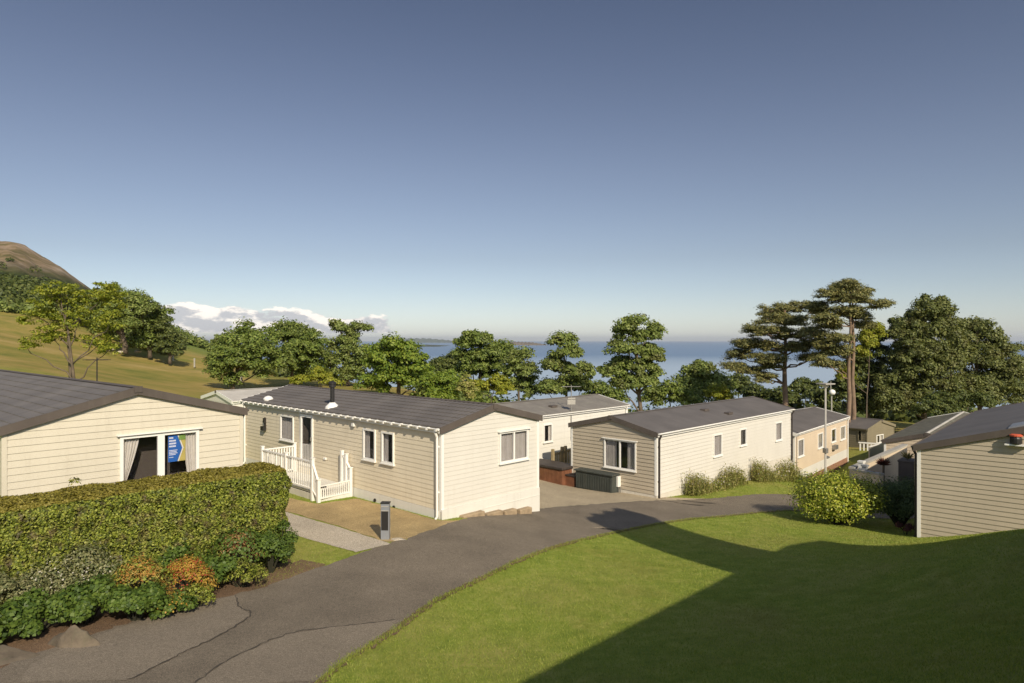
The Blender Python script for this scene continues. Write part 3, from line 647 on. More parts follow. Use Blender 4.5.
# ---- white caravan behind, between the two
cD = rowpts(540, 31.0); yD = Vector((.700,.714)); nearD = cD-yD.to_3d()*3.6; oD = nearD-Vector((.714,-.700,0))*4.1
hD = House(oD, yD, 4.1, 10.6, CZ-7.0, CZ-5.9, ze_at(416.5, 31), .42, label='white caravan with weathered grey roof between and behind two others', cat='caravan')
hD.window('right', hD.rect('right', 543, 552, 424, 442), 1, 'half')
hD.finish({'all':'whiteflat'}, roof='roofD', barge='upvc', pitch=.3, lap=.01, gutter='upvc', ridge='roofD', skirt='whiteflat', pipes=(('right', 10.4, 'upvc'),))
x, y = roofpoint(hD, 553, 407, 1); vent(hD, x, y)
# aerial on its wall
def aerial(name, top, base, label, arms=5, w=.9, mat='metal', panel=True, group=None, rot=.3):
    r = empty(name, base, rot, label=label, cat='aerial')
    h = top-base.z; q = MB(); q.tube([(0,0,0),(0,0,h)], .022, 6); q.build('mast', M[mat], r)
    q = MB(); q.tube([(-w/2,0,h-.08),(w/2,0,h-.08)], .016, 5)
    for i in range(arms): x = -w/2+w*i/(arms-1); q.tube([(x,-.17,h-.08),(x,.17,h-.08)], .009, 4)
    q.build('crossbar', M[mat], r)
    if panel: q = MB(); q.box((-.2,-.03,h-.95),(.2,.03,h-.72)); q.box((-.18,-.03,h-.69),(.2,.03,h-.62)); q.build('panel', M['palepost'], r, bevel=.01)
pD = hD.hit('right', 570.5); Pd = hD.o+hD.x*(4.1+.05)+hD.y*pD[0]
aerial('aerial', ze_at(385, Pd.y), Vector((Pd.x, Pd.y, ze_at(440, Pd.y))), 'mast aerial with pale flat panels rising from the white caravan side', rot=.1)
Pa = Matrix.Translation((hA.o.x, hA.o.y, hA.zb)) @ Matrix.Rotation(math.atan2(hA.x.y, hA.x.x), 4, 'Z') @ Vector((hA.W/2+.6, 6.0, hA.zt(hA.W/2+.6)))
dA = 24.0; pb = at(96.5, 378, dA)
aerial('aerial', ze_at(357.5, 23.0), at(97, 385, 23.0), 'small forked aerial standing behind the lodge ridge', 4, .75, 'darkmetal', False, rot=.05)

# ---- caravan on the right (gable end only)
oE = rowpts(918, 20.0); yE = Vector((.66,.751))
hE = House(oE, yE, 5.6, 12.6, CZ-5.95, CZ-5.85, ze_at(447.5, 20), .82, label='tan sided caravan with dark roof at the right edge beyond the shaded lawn', cat='caravan')
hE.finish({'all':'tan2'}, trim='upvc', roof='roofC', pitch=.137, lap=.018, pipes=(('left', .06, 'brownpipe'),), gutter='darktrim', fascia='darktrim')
a, D = hE.hit('front', 1016.5); z = ze_at(443, D)-hE.zb; fe = hE.map('front')
q = MB(); q.box((a-.25,.02,z-.06),(a+.3,.2,z-.02),fe); fl_ = q.build('flue_shelf', M['upvc'], hE.root)
q = MB(); q.lathe(fe(a,.12,z-.02), [(.11,0),(.14,.03),(.14,.16),(.12,.2)], 14); q.build('flue_terminal', M['darkmetal'], fl_)
q = MB(); q.lathe(fe(a,.12,z+.185), [(.12,0),(.15,.02),(.15,.05),(.1,.075)], 14); q.build('flue_cap', M['red'], fl_)
q = MB(); zz = hE.zt(2.35); q.hexa([(2.15,.3,hE.zt(2.15)-.02),(2.7,.3,hE.zt(2.7)-.02),(2.7,1.5,hE.zt(2.7)-.02),(2.15,1.5,hE.zt(2.15)-.02),(2.15,.3,hE.zt(2.15)+.03),(2.7,.3,hE.zt(2.7)+.05),(2.7,1.5,hE.zt(2.7)+.05),(2.15,1.5,hE.zt(2.15)+.03)]); q.build('grey_roof_sheet', M['lead'], hE.root)  # thin grey sheet lying on the roof slope

# ---- far caravans on the right
yF = Vector((.65,.76)); cF = rowpts(794.5, 36.0); oF = cF-Vector((.76,-.65,0))*4.1
hF = House(oF, yF, 4.1, 10.6, CZ-8.4, CZ-7.1, ze_at(434.5, 36), .46, label='peach coloured caravan with white skirting behind the lamp post', cat='caravan')
for r in ((797.5,803.5,439,456.5),(817.5,822.5,433,448),(831,835.5,428.5,442),(840,845,426,439.5)):
    hF.window('right', hF.rect('right', *r), 1, 'full' if r[0] != 831 else None, cmat='greyblind', pelmet=False)
hF.finish({'all':'peach'}, roof='roofC', barge='upvc', pitch=.16, lap=.014, skirt='whiteflat', pipes=(('right', 10.4, 'upvc'),), ridge='roofC', gutter='upvc')
q = MB(); fr = hF.map('right'); a, D = hF.hit('right', 833); z = ze_at(444, D)-hF.zb; q.box((a-.3,.0,z-.3),(a+.25,.25,z-.05),fr); q.build('utility_box', M['metal'], hF.root)
q = MB(); q.box((.2,-.0,-.7),(10.4,.05,hF.f-.55),fr); q.build('brick_plinth', M['brick'], hF.root)
yG = Vector((.65,.76)); oG = rowpts(884.5, 34.0)
hG = House(oG, yG, 3.7, 12.9, CZ-7.3, CZ-6.9, ze_at(441.5, 34), .50, label='pale tan caravan with mossy roof behind the coped terrace wall', cat='caravan')
hG.finish({'all':'peach'}, roof='roofG', pitch=.16, lap=.014, ridge='roofpale', gutter='darktrim', fascia='darktrim', backbarge='upvc')
yH = Vector((-.6,.8)); oH = rowpts(867, 48.0)
hH = House(oH, yH, 4.2, 10, CZ-9.4, CZ-8.4, ze_at(430, 48), .5, label='small olive brown caravan with an open dark doorway in shade', cat='caravan')
hH.window('left', hH.rect('left', 858, 862, 428, 441), 1, None, frame='olive', name='door', sill=False, fw=.06)
hH.window('front', hH.rect('front', 876, 883, 434.5, 443), 2, 'half', sill=False)
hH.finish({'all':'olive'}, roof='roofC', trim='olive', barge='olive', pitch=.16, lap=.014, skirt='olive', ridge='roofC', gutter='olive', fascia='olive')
q = MB(); fh = hH.map('left'); a, D = hH.hit('left', 860)
picket_panel(q, (0,0), (1.6,0), 0, .95, .95, 7, None, .09); railbar(q, (0,0), (1.6,0), 1.0, 1.0, .08, .1); railbar(q, (0,0), (1.6,0), .15, .15, .1, .1)
wp = at(858.5, 456, 47.2); rr = empty('picket_fence', wp, -.55, label='short white picket rail before the olive caravan door', cat='fence'); o = q.build('pickets', M['upvc'], rr)
# pale caravan roof glimpsed behind the lodge and the porch caravan
yJ = Vector((.70,.714)); oJ = at(203, 400, 40.0)
hJ = House((oJ.x, oJ.y), yJ, 4.2, 5.2, CZ-5.9, CZ-5.3, ze_at(397.5, 40), .42, label='caravan with pale grey roof showing behind the porch caravan', cat='caravan')
hJ.finish({'all':'offwhite'}, roof='roofpale', barge='upvc', pitch=.3, lap=.01, ridge='roofpale', gutter='upvc')

# ---- unseen house placed behind the camera to cast the lawn's shadow
SUN = Vector((.37,-.89,.63)).normalized(); uK = Vector((.652,.758)); vK = Vector((.758,-.652))
ELT = SUN.z/math.hypot(SUN.x, SUN.y); sh = Vector((-SUN.x, -SUN.y)).normalized()
zK = CZ+.1
def lift(px, py, z):          # where an edge at height z must stand to shade the ground at that pixel
    g = G(px, py); return Vector((g.x, g.y))-sh*((z-g.z)/ELT)
kc = lift(783, 541, zK); kp = lift(497, 683, zK); uK = (kc-kp).normalized(); vK = Vector((uK.y,-uK.x)); kb = kp-uK*1.2
OV = .5
oK = kc-uK*OV-(-vK)*-1*0      # eave line passes through kc; the wall stands OV inside it
wall0 = kb+vK*OV
hK = House(wall0+vK*0, uK, 7.6, (kc-kb).length-OV*2, CZ-4.4, CZ-4.4+.4, zK-.02, 2.4, 'shadow_house', label='unseen gabled house with tall brick stack, placed to shade the lawn', cat='house')
hK.finish({'all':'offwhite'}, roof='rooftile', barge='upvc', pitch=.2, ov=OV, ovf=OV, thick=.12, gutter='upvc')
k1 = lift(722, 571, zK); k2 = lift(760, 553, zK); tipz = None
g3 = G(585, 515); best = min(((abs((Vector((g3.x,g3.y))-sh*((z-g3.z)/ELT)-(k1+k2)/2).dot(sh)), z) for z in np.arange(CZ, CZ+9, .1)))[1]
t1 = (k1-kb).dot(uK); t2 = (k2-kb).dot(uK)
ck = MB(); ck.box((-OV-.02, t1, -1.0), (.55, t2, best-hK.zb)); ck.box((-OV-.08, t1-.06, best-hK.zb-.35), (.6, t2+.06, best-hK.zb-.2))
for i in range(3): ck.lathe((0, t1+(t2-t1)*(.2+.3*i), best-hK.zb), [(.16,0),(.14,.35),(.18,.4)], 12)
ck.build('shadow_chimney', M['brick'], hK.root)  # unseen stack, invented to cast the strip jutting from the lawn's shadow

# ------------------------------------------------------------------ small things
# bollard
bp = G(385.5, 540); r = empty('service_bollard', bp, -.05, label='grey service bollard with dark panel at the end of the path', cat='bollard')
hgt = (540-504)/F*bp.y; w = .105
q = MB(); q.box((-w,-.08,-.1),(w,.08,hgt)); q.build('post', M['lead'], r, bevel=.012)
q = MB(); q.box((-w+.018,-.086,hgt*.27),(w-.018,-.0805,hgt*.80)); q.build('dark_panel', M['darkmetal'], r)
q = MB(); q.box((-w+.004,-.089,hgt*.80),(w-.004,-.081,hgt*.82)); q.box((-w+.01,-.089,hgt*.92),(w-.01,-.081,hgt*.94)); q.build('band', M['palepost'], r)
q = MB(); q.box((-w-.012,-.095,hgt),(w+.012,.095,hgt+.03)); q.build('cap', M['darkmetal'], r, bevel=.008)
def rock(name, c, s, label, mat='stone', seed=1, cat='rock', sub=4):
    import bmesh
    bm = bmesh.new(); bmesh.ops.create_icosphere(bm, subdivisions=sub, radius=1); rg = random.Random(seed)
    pl = [(Vector((rg.uniform(-1,1),rg.uniform(-1,1),rg.uniform(-.3,1))).normalized(), rg.uniform(.5,.8)) for _ in range(9)]
    for v in bm.verts:
        for n_, d_ in pl:
            k = v.co.dot(n_)
            if k > d_: v.co -= n_*(k-d_)*.9
        v.co = Vector((v.co.x*s[0], v.co.y*s[1], v.co.z*s[2]))
        nz = mnoise.noise(v.co*3.1/max(s))*.10+mnoise.noise(v.co*9/max(s))*.04; v.co *= 1+nz
    me = bpy.data.meshes.new(name); bm.to_mesh(me); bm.free(); me.materials.append(M[mat]); o = link(bpy.data.objects.new(name, me)); o.location = c
    return tag(o, label=label, cat=cat)
rock('boulder', G(70, 650)+Vector((0,.15,-.04)), (.46,.30,.36), 'brown pointed boulder between the leafy plants and the road', seed=4)
rock('boulder', G(5, 668)+Vector((-.3,.15,-.10)), (.70,.45,.30), 'flat grey boulder at the lower left corner of the bed', seed=9)
rock('flat_stone', G(399, 540)+Vector((0,0,.0)), (.22,.16,.05), 'pale flat stone beside the bollard foot', 'concrete', 5, 'stone')
# tub with cover
def box_thing(name, px, py, wpx, label, cat): pass
ct = G(562, 485.5); ang = math.atan2(-.70,.714)
hs = empty('hot_tub', ct, ang+math.pi/2*0, label='low brown wooden tub with dark cover beside the white caravan gable', cat='hot tub')
xl = Vector((-.714,.700)); hh = .62
q = MB(); q.box((-2.1,0,-.15),(0,1.0,hh)); 
cab = q.build('cabinet', M['wood'], hs, bevel=.02)
q = MB()
for i in range(14): q.box((-2.08+i*.15,-.012,-.1),(-2.08+i*.15+.135,-.002,hh-.03))
for i in range(6): q.box((.002,.02+i*.16,-.1),(.012,.02+i*.16+.145,hh-.03))
q.build('cladding', M['wood'], hs)
q = MB(); q.box((-2.16,-.06,hh+.004),(.06,1.06,hh+.12)); q.build('cover', M['lid'], hs, bevel=.03)
# bin store against the gable
bs = G(612, 493.5); o = empty('bin_store', bs, ang, label='low dark grey slatted bin store against the tan gable', cat='bin store')
ln = 1.85; q = MB(); q.box((-ln,0,-.1),(0,.7,.66)); q.build('body', M['greenbox'], o, bevel=.02)
q = MB()
for i in range(15): q.box((-ln+.03+i*.122,-.02,.0),(-ln+.03+i*.122+.08,-.002,.58))
q.build('slats', M['greenbox'], o)
q = MB(); q.box((-ln-.05,-.05,.664),(.05,.75,.73)); q.build('lid', M['greenbox'], o, bevel=.015)
b2 = Vector(bs)+Vector((-.714,.700,0))*(ln+.1); b2.z = hz(b2.x, b2.y); o = empty('storage_chest', b2, ang, label='small reddish brown chest beside the slatted bin store', cat='chest')
q = MB(); q.box((-.55,.05,-.1),(0,.6,.42)); q.build('body', M['wood'], o, bevel=.02); q = MB(); q.box((-.58,.02,.424),(.03,.63,.48)); q.build('lid', M['lid'], o, bevel=.01)
# meter box with pipes, fixed to gable
a, D = hC.hit('front', 618.5); fc = hC.map('front'); z = ze_at(481, D)-hC.zb
q = MB(); q.box((a-.13,.02,z-.2),(a+.13,.2,z+.22),fc); mbx = q.build('meter_box', M['upvc'], hC.root, bevel=.01)
q = MB()
for dx in (-.22,-.08,.08,.16): q.tube([fc(a+dx,.1,z-.2),fc(a+dx,.1,z-.5-.06),], .022, 6)
q.tube([fc(a-.22,.1,z-.22),fc(a+.16,.1,z-.22)], .022, 6); q.build('pipework', M['metal'], mbx)
# gate-like wooden fence between the two caravans
e0 = at(553, 473, 30.0); e1 = at(573, 471, 31.5); fr_ = empty('picket_fence', (e0.x, e0.y, hz(e0.x, e0.y)), math.atan2(e1.y-e0.y, e1.x-e0.x), label='weathered wooden picket fence between the brown tub and the white caravan', cat='fence')
Lf = math.hypot(e1.x-e0.x, e1.y-e0.y); hgt = ze_at(450, 30)-hz(e0.x, e0.y)
q = MB(); picket_panel(q, (0,0), (Lf,0), .1, hgt-.15, hgt-.15, 11, None, .07); q.build('pickets', M['postwood'], fr_)
q = MB(); railbar(q, (0,.03), (Lf,.03), hgt-.2, hgt-.2, .08, .05); railbar(q, (0,.03), (Lf,.03), .45, .45, .08, .05); q.build('rail', M['postwood'], fr_)
for x in (0, Lf*.45, Lf*.62):
    q = MB(); q.box((x-.06,-.05,-.3),(x+.06,.07,hgt+.04)); q.build('post', M['postwood'], fr_, bevel=.01)
# lamp post
lb = at(825.5, 470, 34.5); zb_ = hz(lb.x, lb.y); r = empty('lamp_post', (lb.x, lb.y, zb_), .4, label='tall pale lamp post with a flat square lantern before the peach caravan', cat='lamp post')
ht = ze_at(388, 34.5)-zb_
q = MB(); q.tube([(0,0,-.2),(0,0,1.0),(0,0,1.02),(0,0,ht)], [.085,.085,.055,.045], 10); q.build('pole', M['palepost'], r, smooth=True)
q = MB(); q.lathe((0,0,ht), [(.07,0),(.16,.12),(.2,.16),(.2,.18)], 12); q.build('lamp_glass', M['curtain'], r)
q = MB(); q.box((-.33,-.33,ht+.185),(.33,.33,ht+.25)); q.build('lamp_hood', M['palepost'], r, bevel=.02)
q = MB(); q.box((-.09,-.1,1.9),(.09,.1,2.15)); q.build('junction_box', M['metal'], r); q = MB(); q.lathe((.13,0,1.6),[(.02,0),(.12,.05),(.12,.1),(.02,.15)],10); q.build('speaker', M['metal'], r)
lb = at(831.5, 440, 47.0); r = empty('lamp_post', (lb.x, lb.y, hz(lb.x, lb.y)), 0, label='thinner lamp post with a white globe beyond the peach caravan', cat='lamp post')
zz = ze_at(395, 47)-hz(lb.x, lb.y); q = MB(); q.tube([(0,0,-.2),(0,0,zz)], .05, 8); q.tube([(-.4,0,zz-1.8),(-.4,0,zz-.1)], .03, 6); q.tube([(-.05,0,zz),(-.05,0,zz+.95)], .03, 6); q.build('pole', M['palepost'], r)
q = MB(); q.lathe((0,-.1,zz-.1), [(.05,.1),(.18,.17),(.22,.3),(.18,.42),(.05,.5)], 14); q.build('globe', M['upvc'], r, smooth=True)
# coped terrace wall, planter, red cordyline
wa, wb = at(852, 467, 28.5), at(905, 444, 32.3)
r = empty('terrace_wall', (wa.x, wa.y, hz(wa.x, wa.y)), math.atan2(wb.y-wa.y, wb.x-wa.x), label='tan rendered terrace wall with pale sloping coping in front of the mossy roof', cat='wall')
Lw = math.hypot(wb.x-wa.x, wb.y-wa.y); z0 = hz(wa.x, wa.y); ha, hb = wa.z-z0, wb.z-z0
q = MB(); q.hexa([(0,-.1,-.8),(Lw,-.1,-.8),(Lw,.1,-.8),(0,.1,-.8),(0,-.1,ha-.09),(Lw,-.1,hb-.09),(Lw,.1,hb-.09),(0,.1,ha-.09)]); q.build('wall_face', M['peach'], r)
q = MB(); q.hexa([(-.05,-.12,ha-.087),(Lw,-.12,hb-.087),(Lw,.12,hb-.087),(-.05,.12,ha-.087),(-.05,-.12,ha),(Lw,-.12,hb),(Lw,.12,hb),(-.05,.12,ha)]); q.build('coping', M['palepost'], r)
wc = at(882, 474, 26.9); q = MB(); rot = r.rotation_euler[2]
v2 = Vector((wc.x-wa.x, wc.y-wa.y)); L2 = v2.length; r2 = empty('low_wall', (wa.x, wa.y, hz(wa.x, wa.y)), math.atan2(v2.y, v2.x), label='low pale coped wall running from the terrace corner behind the bushes', cat='wall')
q.hexa([(.2,-.08,-.8),(L2,-.08,-.8),(L2,.08,-.8),(.2,.08,-.8),(.2,-.08,ha-.12),(L2,-.08,wc.z-z0-.06),(L2,.08,wc.z-z0-.06),(.2,.08,ha-.12)]); q.build('wall_face', M['peach'], r2)
q = MB(); q.hexa([(.18,-.13,ha-.117),(L2,-.13,wc.z-z0-.057),(L2,.13,wc.z-z0-.057),(.18,.13,ha-.117),(.18,-.13,ha-.04),(L2,-.13,wc.z-z0+.02),(L2,.13,wc.z-z0+.02),(.18,.13,ha-.04)]); q.build('coping', M['palepost'], r2)
for i, (px, py, D) in enumerate(((861.5,466,28.3),(865,470,27.9))):
    p = at(px, py, D); g = hz(p.x, p.y); q = MB(); q.box((-.09,-.09,0),(.09,.09,p.z-g+.15)); q.box((-.12,-.12,p.z-g+.152),(.12,.12,p.z-g+.22))
    o = empty('gate_post', (p.x, p.y, g), .7, label=('pale square gate post at the terrace wall corner' if i == 0 else 'dark capped gate post in front of the terrace wall corner'), cat='gate post'); q.build('post', M['upvc' if i == 0 else 'lead'], o)
p = at(908, 474, 29.6); g = hz(p.x, p.y)
o = empty('planter', (p.x, p.y, g), .85, label='dark square planter box beside the tan caravan corner', cat='planter'); hp = at(908,459,29.6).z-g
q = MB(); q.box((-.42,-.3,0),(.42,.3,hp)); q.box((-.45,-.33,hp-.1),(.45,.33,hp-.02)); q.build('box', M['darktrim'], o, bevel=.02)
PLANTER = (p.x, p.y, g+hp)
# fence near the far lawn, pasture posts and stones
wp = at(869, 459, 43); r = empty('picket_fence', wp, .75, label='grey boarded fence rising beside the far bright lawn', cat='fence'); q = MB(); picket_panel(q,(0,0),(3.2,0),-.6,.75,.75,18,None,.16); q.build('boards', M['metal'], r); q = MB(); railbar(q,(0,0),(3.2,0),.80,.80,.05,.1); q.build('rail', M['upvc'], r)
for i, (px, py, D) in enumerate(((194.5,361,108),(241.5,370,80),(173,357,112))):
    p = at(px, py, D); g = hz(p.x, p.y); q = MB(); q.box((-.09,-.09,-.3),(.09,.09,1.15)); q.build('fence_post', M['palepost'], label=['pale post alone on the pasture slope below the bracken','pale post beside the big spreading tree on the pasture','pale post near the dark hillside bushes'][i], cat='post').location = (p.x, p.y, g)
for i, (px, py, s) in enumerate(((113,350,.5),(120,353,.7),(138,352,.8),(108,351,.4))):
    g = G(px, py); rock('field_stone', g+Vector((0,0,.1)), (s*.8,s*.6,s*.35), ['small pale stone just left of the oak foot','pale stone heaped at the oak trunk foot','pale stone lying alone right of the oak','tiny pale stone at the far side of the oak heap'][i], 'concrete', 20+i, 'stone', 2)

# ------------------------------------------------------------------ vegetation
def quads(C, T, S):
    """leaf rhombi: centres C, half-length vectors T, half-width vectors S"""
    n = len(C); V = np.empty((n, 4, 3)); V[:,0] = C-T; V[:,1] = C+S-T*.1; V[:,2] = C+T; V[:,3] = C-S-T*.1
    return V.reshape(-1, 3), np.arange(n*4).reshape(n, 4)
def unit(v): return v/np.maximum(np.linalg.norm(v, axis=-1, keepdims=True), 1e-9)
def leafframe(N, size, aspect=.55, droop=0):
    n = len(N); t = unit(np.cross(N, RNG.normal(size=(n, 3)))); t[:,2] -= droop; t = unit(t); s = unit(np.cross(N, t))
    sz = size*RNG.uniform(.7, 1.3, (n, 1)); return t*sz, s*sz*aspect
def blob_leaves(C, R, n, size, flat=1.0, aspect=.55, up=.35, shell=.45, droop=0, ragged=.0):
    """n leaves over a blob: mostly near its skin, facing out and up"""
    d = unit(RNG.normal(size=(n, 3))); d[:,2] = np.where(d[:,2] < -.25, -d[:,2]*.6, d[:,2]); d = unit(d)
    rr = 1-shell*RNG.random((n, 1))**1.6
    if ragged: rr = rr*(1+ragged*RNG.normal(size=(n, 1)))
    P = C+d*rr*R*np.array([1, 1, flat]); N = unit(d+np.array([0, 0, up])+RNG.normal(size=(n, 3))*.42)
    T, S = leafframe(N, size, aspect, droop); return P, T, S
def scatter_crown(lobes, clump, per, size, flat=.7, aspect=.55, dens=1.0, shell=.5, keep=None, ragged=.12, droop=.1):
    Ps, Ts, Ss, cl = [], [], [], []
    for (c, rad) in lobes:
        c = np.array(c); rad = np.array(rad); rc = clump*RNG.uniform(.8, 1.2)
        area = 4*math.pi*((rad[0]*rad[1])**1.6/3+(rad[0]*rad[2])**1.6/3+(rad[1]*rad[2])**1.6/3)**(1/1.6)
        n = max(5, int(dens*area/(rc*rc*2.2)))
        for i in range(n):
            d = unit(RNG.normal(size=3)); 
            if d[2] < -.55: d[2] *= -.5
            k = RNG.uniform(.62, 1.0) if RNG.random() < .8 else RNG.uniform(.2, .62)
            cc = c+d*rad*k; r = rc*RNG.uniform(.6, 1.25)
            P, T, S = blob_leaves(cc, r, int(per*RNG.uniform(.7, 1.3)), size, flat, aspect, shell=shell, ragged=ragged, droop=droop); Ps.append(P); Ts.append(T); Ss.append(S); cl.append(cc)
    return np.concatenate(Ps), np.concatenate(Ts), np.concatenate(Ss), cl
def build_leaves(name, P, T, S, mat, parent=None, **k):
    V, Fq = quads(P, T, S); return arr_mesh(name, V, Fq, mat, parent, **k)
def bend(a, b, wob, n=5):
    a, b = np.array(a, float), np.array(b, float); L_ = np.linalg.norm(b-a)
    return [tuple(a+(b-a)*i/n+(RNG.normal(size=3)*wob*L_*(0 if i in (0, n) else 1))) for i in range(n+1)]
def tree(px, base_py, D, lobes, leaf, label, clump=.7, per=70, size=.16, trunk=.22, bark='bark', name='tree', group=None, flat=.7, dens=1.0, fork=.35, limbs=True, depthk=.9, cat='tree', shell=.5, trunks=None, ragged=.12, ysp=.35, branches=0, tsplit=None, twig=1.0):
    """lobes: (px, py, half-width px, half-height px) -> real ellipsoids round the tree's own axis"""
    trunk *= .62; per = int(per*2.0); size *= .64; clump *= .82; flat = max(flat, .85) if name == 'tree' and clump > .4 else flat
    b = at(px, base_py, D); g = hz(b.x, b.y); 
    root = empty(name, (b.x, b.y, g), 0, label=label, cat=cat, group=group); k = D/F; E = []
    for (lx, ly, rx, ry) in lobes:
        c = at(lx, ly, D); yy = RNG.uniform(-ysp, ysp)*rx*k*1.2; E.append(((c.x-b.x, yy, c.z-g), (rx*k*1.06, rx*k*depthk, ry*k*1.25)))
    P, T, S, cl = scatter_crown(E, clump, per, size, flat, dens=dens, shell=shell, ragged=ragged)
    build_leaves('crown', P, T, S, LM[leaf], root)
    top = max(e[0][2]+e[1][2]*.3 for e in E); mb = MB(); tz = top
    tr = trunks or [(0, 0)]
    cx = np.mean([e[0][0] for e in E]); 
    for (ox, oy) in tr:
        pts = [np.array([ox*k, oy, -.4])]; n = 7
        for i in range(1, n+1):
            t = i/n; tx = max(E, key=lambda e: e[0][2])[0][0]; pts.append(np.array([ox*k+(tx-ox*k)*t**1.6*.9+RNG.normal()*trunk*.35, oy+RNG.normal()*trunk*.3, -.4+(tz+.4)*t]))
        mb.tube([tuple(p) for p in pts], [trunk*(1.15 if i == 0 else 1-.78*i/n) for i in range(n+1)], 8, smooth_cap) if False else mb.tube([tuple(p) for p in pts], [trunk*(1.2 if i == 0 else 1-.78*i/n) for i in range(n+1)], 8)
    mb.build('trunk', M[bark], root, smooth=True)
    if limbs:
        lm = MB(); A = [np.array(p) for p in pts]
        for (c, rad) in E:
            c = np.array(c); h = np.clip((c[2]-.25*rad[0]-abs(c[0])*.5)/max(tz, .1), .25, .9); s_ = A[min(len(A)-1, max(1, int(h*(len(A)-1))))]
            lm.tube(bend(s_, c, .03), [trunk*.42*(1-.7*i/5)*twig for i in range(6)], 6)
        for q_ in cl[::max(1, len(cl)//(branches or 26))]:
            c, rad = min(E, key=lambda e: np.linalg.norm(np.array(e[0])-q_)); lm.tube(bend(c, q_, .08, 3), [trunk*.16*twig*(1-.25*i) for i in range(4)], 5)
        lm.build('limbs', M[bark], root, smooth=True)
    return root

# the sparse yellow-green tree on the left
tree(72, 392, 38, [(62,300,22,17),(98,300,22,16),(40,318,17,14),(78,322,22,18),(112,322,12,16),(55,340,22,12),(96,343,17,11),(28,345,9,7),(108,350,9,7)], 'sparse', 'sparse yellow green tree with forked dark stems behind the lodge roof', clump=.42, per=20, size=.12, trunk=.17, flat=.6, dens=.62, trunks=[(0,0),(-6,.4),(8,-.3)], branches=70, twig=1.1, ragged=.3)
# pasture edge
tree(124, 350, 105, [(122,303,22,14),(105,318,20,16),(140,312,17,16),(122,325,26,13),(100,332,12,8)], 'olive', 'broad oak standing alone with stones at its foot on the pasture', clump=1.5, per=75, size=.30, trunk=.75)
tree(150, 354, 108, [(146,310,12,9),(152,322,15,14),(142,338,13,13),(155,340,12,12),(146,345,15,7)], 'oak', 'dark rounded tree right of the pasture oak', clump=1.4, per=70, size=.30, trunk=.5)
tree(170, 360, 106, [(163,325,7,8),(168,340,9,12),(174,345,8,10),(166,350,12,7),(178,352,7,6)], 'dark', 'low dark tree at the end of the pasture tree line', clump=1.2, per=70, size=.28, trunk=.4)
hb = [(184,338,5,5,'olive',165),(192,344,6,5,'oak',170),(201,349,7,5,'olive',180),(212,350,7,5,'oak',190),(222,343,9,7,'olive',190),(233,348,9,7,'oak',190),(203,364,7,6,'dark',140),(208,370,7,4,'olive',135),(245,356,8,7,'oak',150),(228,358,9,5,'olive',170)]
lab = ['small round hillside tree just above the bracken top','hillside bush on the skyline beside the bracken','hillside bush in the skyline dip','small skyline tree left of the domed one','domed skyline tree at the right of the hillside','skyline tree behind the big spreading tree','dark shrub at the foot of the bracken slope','low olive shrub at the bracken foot','tree peeping between the hillside and the spreading tree','low hillside tree under the domed skyline tree']
for (px,py,rx,ry,lf,D), lb_ in zip(hb, lab):
    tree(px, py+ry*1.2, D, [(px,py,rx,ry),(px+rx*.5,py+ry*.4,rx*.7,ry*.7)], lf, lb_, clump=.9, per=45, size=.34, trunk=.2, limbs=False, name='hillside_tree')
# big spreading group
tree(233, 392, 70, [(250,340,24,12),(232,355,17,14),(262,352,20,14),(245,368,22,12),(225,372,12,9),(232,383,9,7),(280,362,14,12)], 'oak', 'big spreading tree with pale bare twigs above the pale roof', clump=1.05, per=75, size=.24, trunk=.4, branches=50)
tree(292, 394, 76, [(285,340,22,14),(305,350,20,14),(290,362,22,13),(310,370,17,12),(300,335,14,7)], 'oak', 'dark green tree right behind the spreading tree', clump=1.1, per=75, size=.24, trunk=.4)
tree(348, 394, 80, [(340,328,10,7),(360,332,10,8),(348,342,12,8),(343,355,20,14),(365,362,18,14),(330,366,16,12),(352,375,22,10)], 'olive', 'tall open crowned tree rising above the porch caravan ridge', clump=1.0, per=62, size=.24, trunk=.4, dens=.9)
tree(322, 392, 66, [(318,378,12,8),(300,381,9,5),(333,384,8,4)], 'lime', 'low light green shrub below the dark trees on the pasture', clump=.7, per=60, size=.2, trunk=.12, name='shrub', cat='shrub')
tree(398, 402, 62, [(398,350,20,10),(385,362,22,14),(412,362,18,14),(395,378,30,14),(420,380,16,12),(375,385,14,9)], 'sycamore', 'bright green domed sycamore behind the porch caravan roof', clump=.95, per=85, size=.24, trunk=.38)
tree(444, 396, 95, [(444,364,14,9),(436,372,12,8),(452,374,10,9)], 'dark', 'small dark round tree against the sea beside the sycamore', clump=1.2, per=60, size=.30, trunk=.35)
tree(442, 404, 56, [(435,382,13,9),(450,380,9,7),(443,392,16,7)], 'sycamore', 'low light green tree with thin stem right of the sycamore', clump=.6, per=60, size=.18, trunk=.12)
tree(481, 404, 80, [(478,341,15,9),(466,350,13,10),(495,352,15,10),(481,362,25,11),(470,372,17,9),(497,372,14,8)], 'oak', 'large round oak crown above the yellow shrubs', clump=1.1, per=80, size=.26, trunk=.5)
tree(488, 408, 55, [(478,388,12,8),(495,386,13,8),(505,391,8,6)], 'lime', 'yellow green shrub under the large oak', clump=.55, per=65, size=.18, trunk=.1, name='shrub', cat='shrub')
tree(467, 406, 54, [(466,388,6,10),(471,394,6,6)], 'weeds', 'pale brown feathery shrub left of the yellow green one', clump=.45, per=60, size=.15, trunk=.08, name='shrub', cat='shrub')
tree(518, 408, 68, [(520,358,13,8),(512,370,13,10),(528,374,12,10),(518,388,20,10),(535,393,12,7)], 'olive', 'loose olive green tree right of the large oak', clump=.85, per=65, size=.22, trunk=.3, dens=.9)
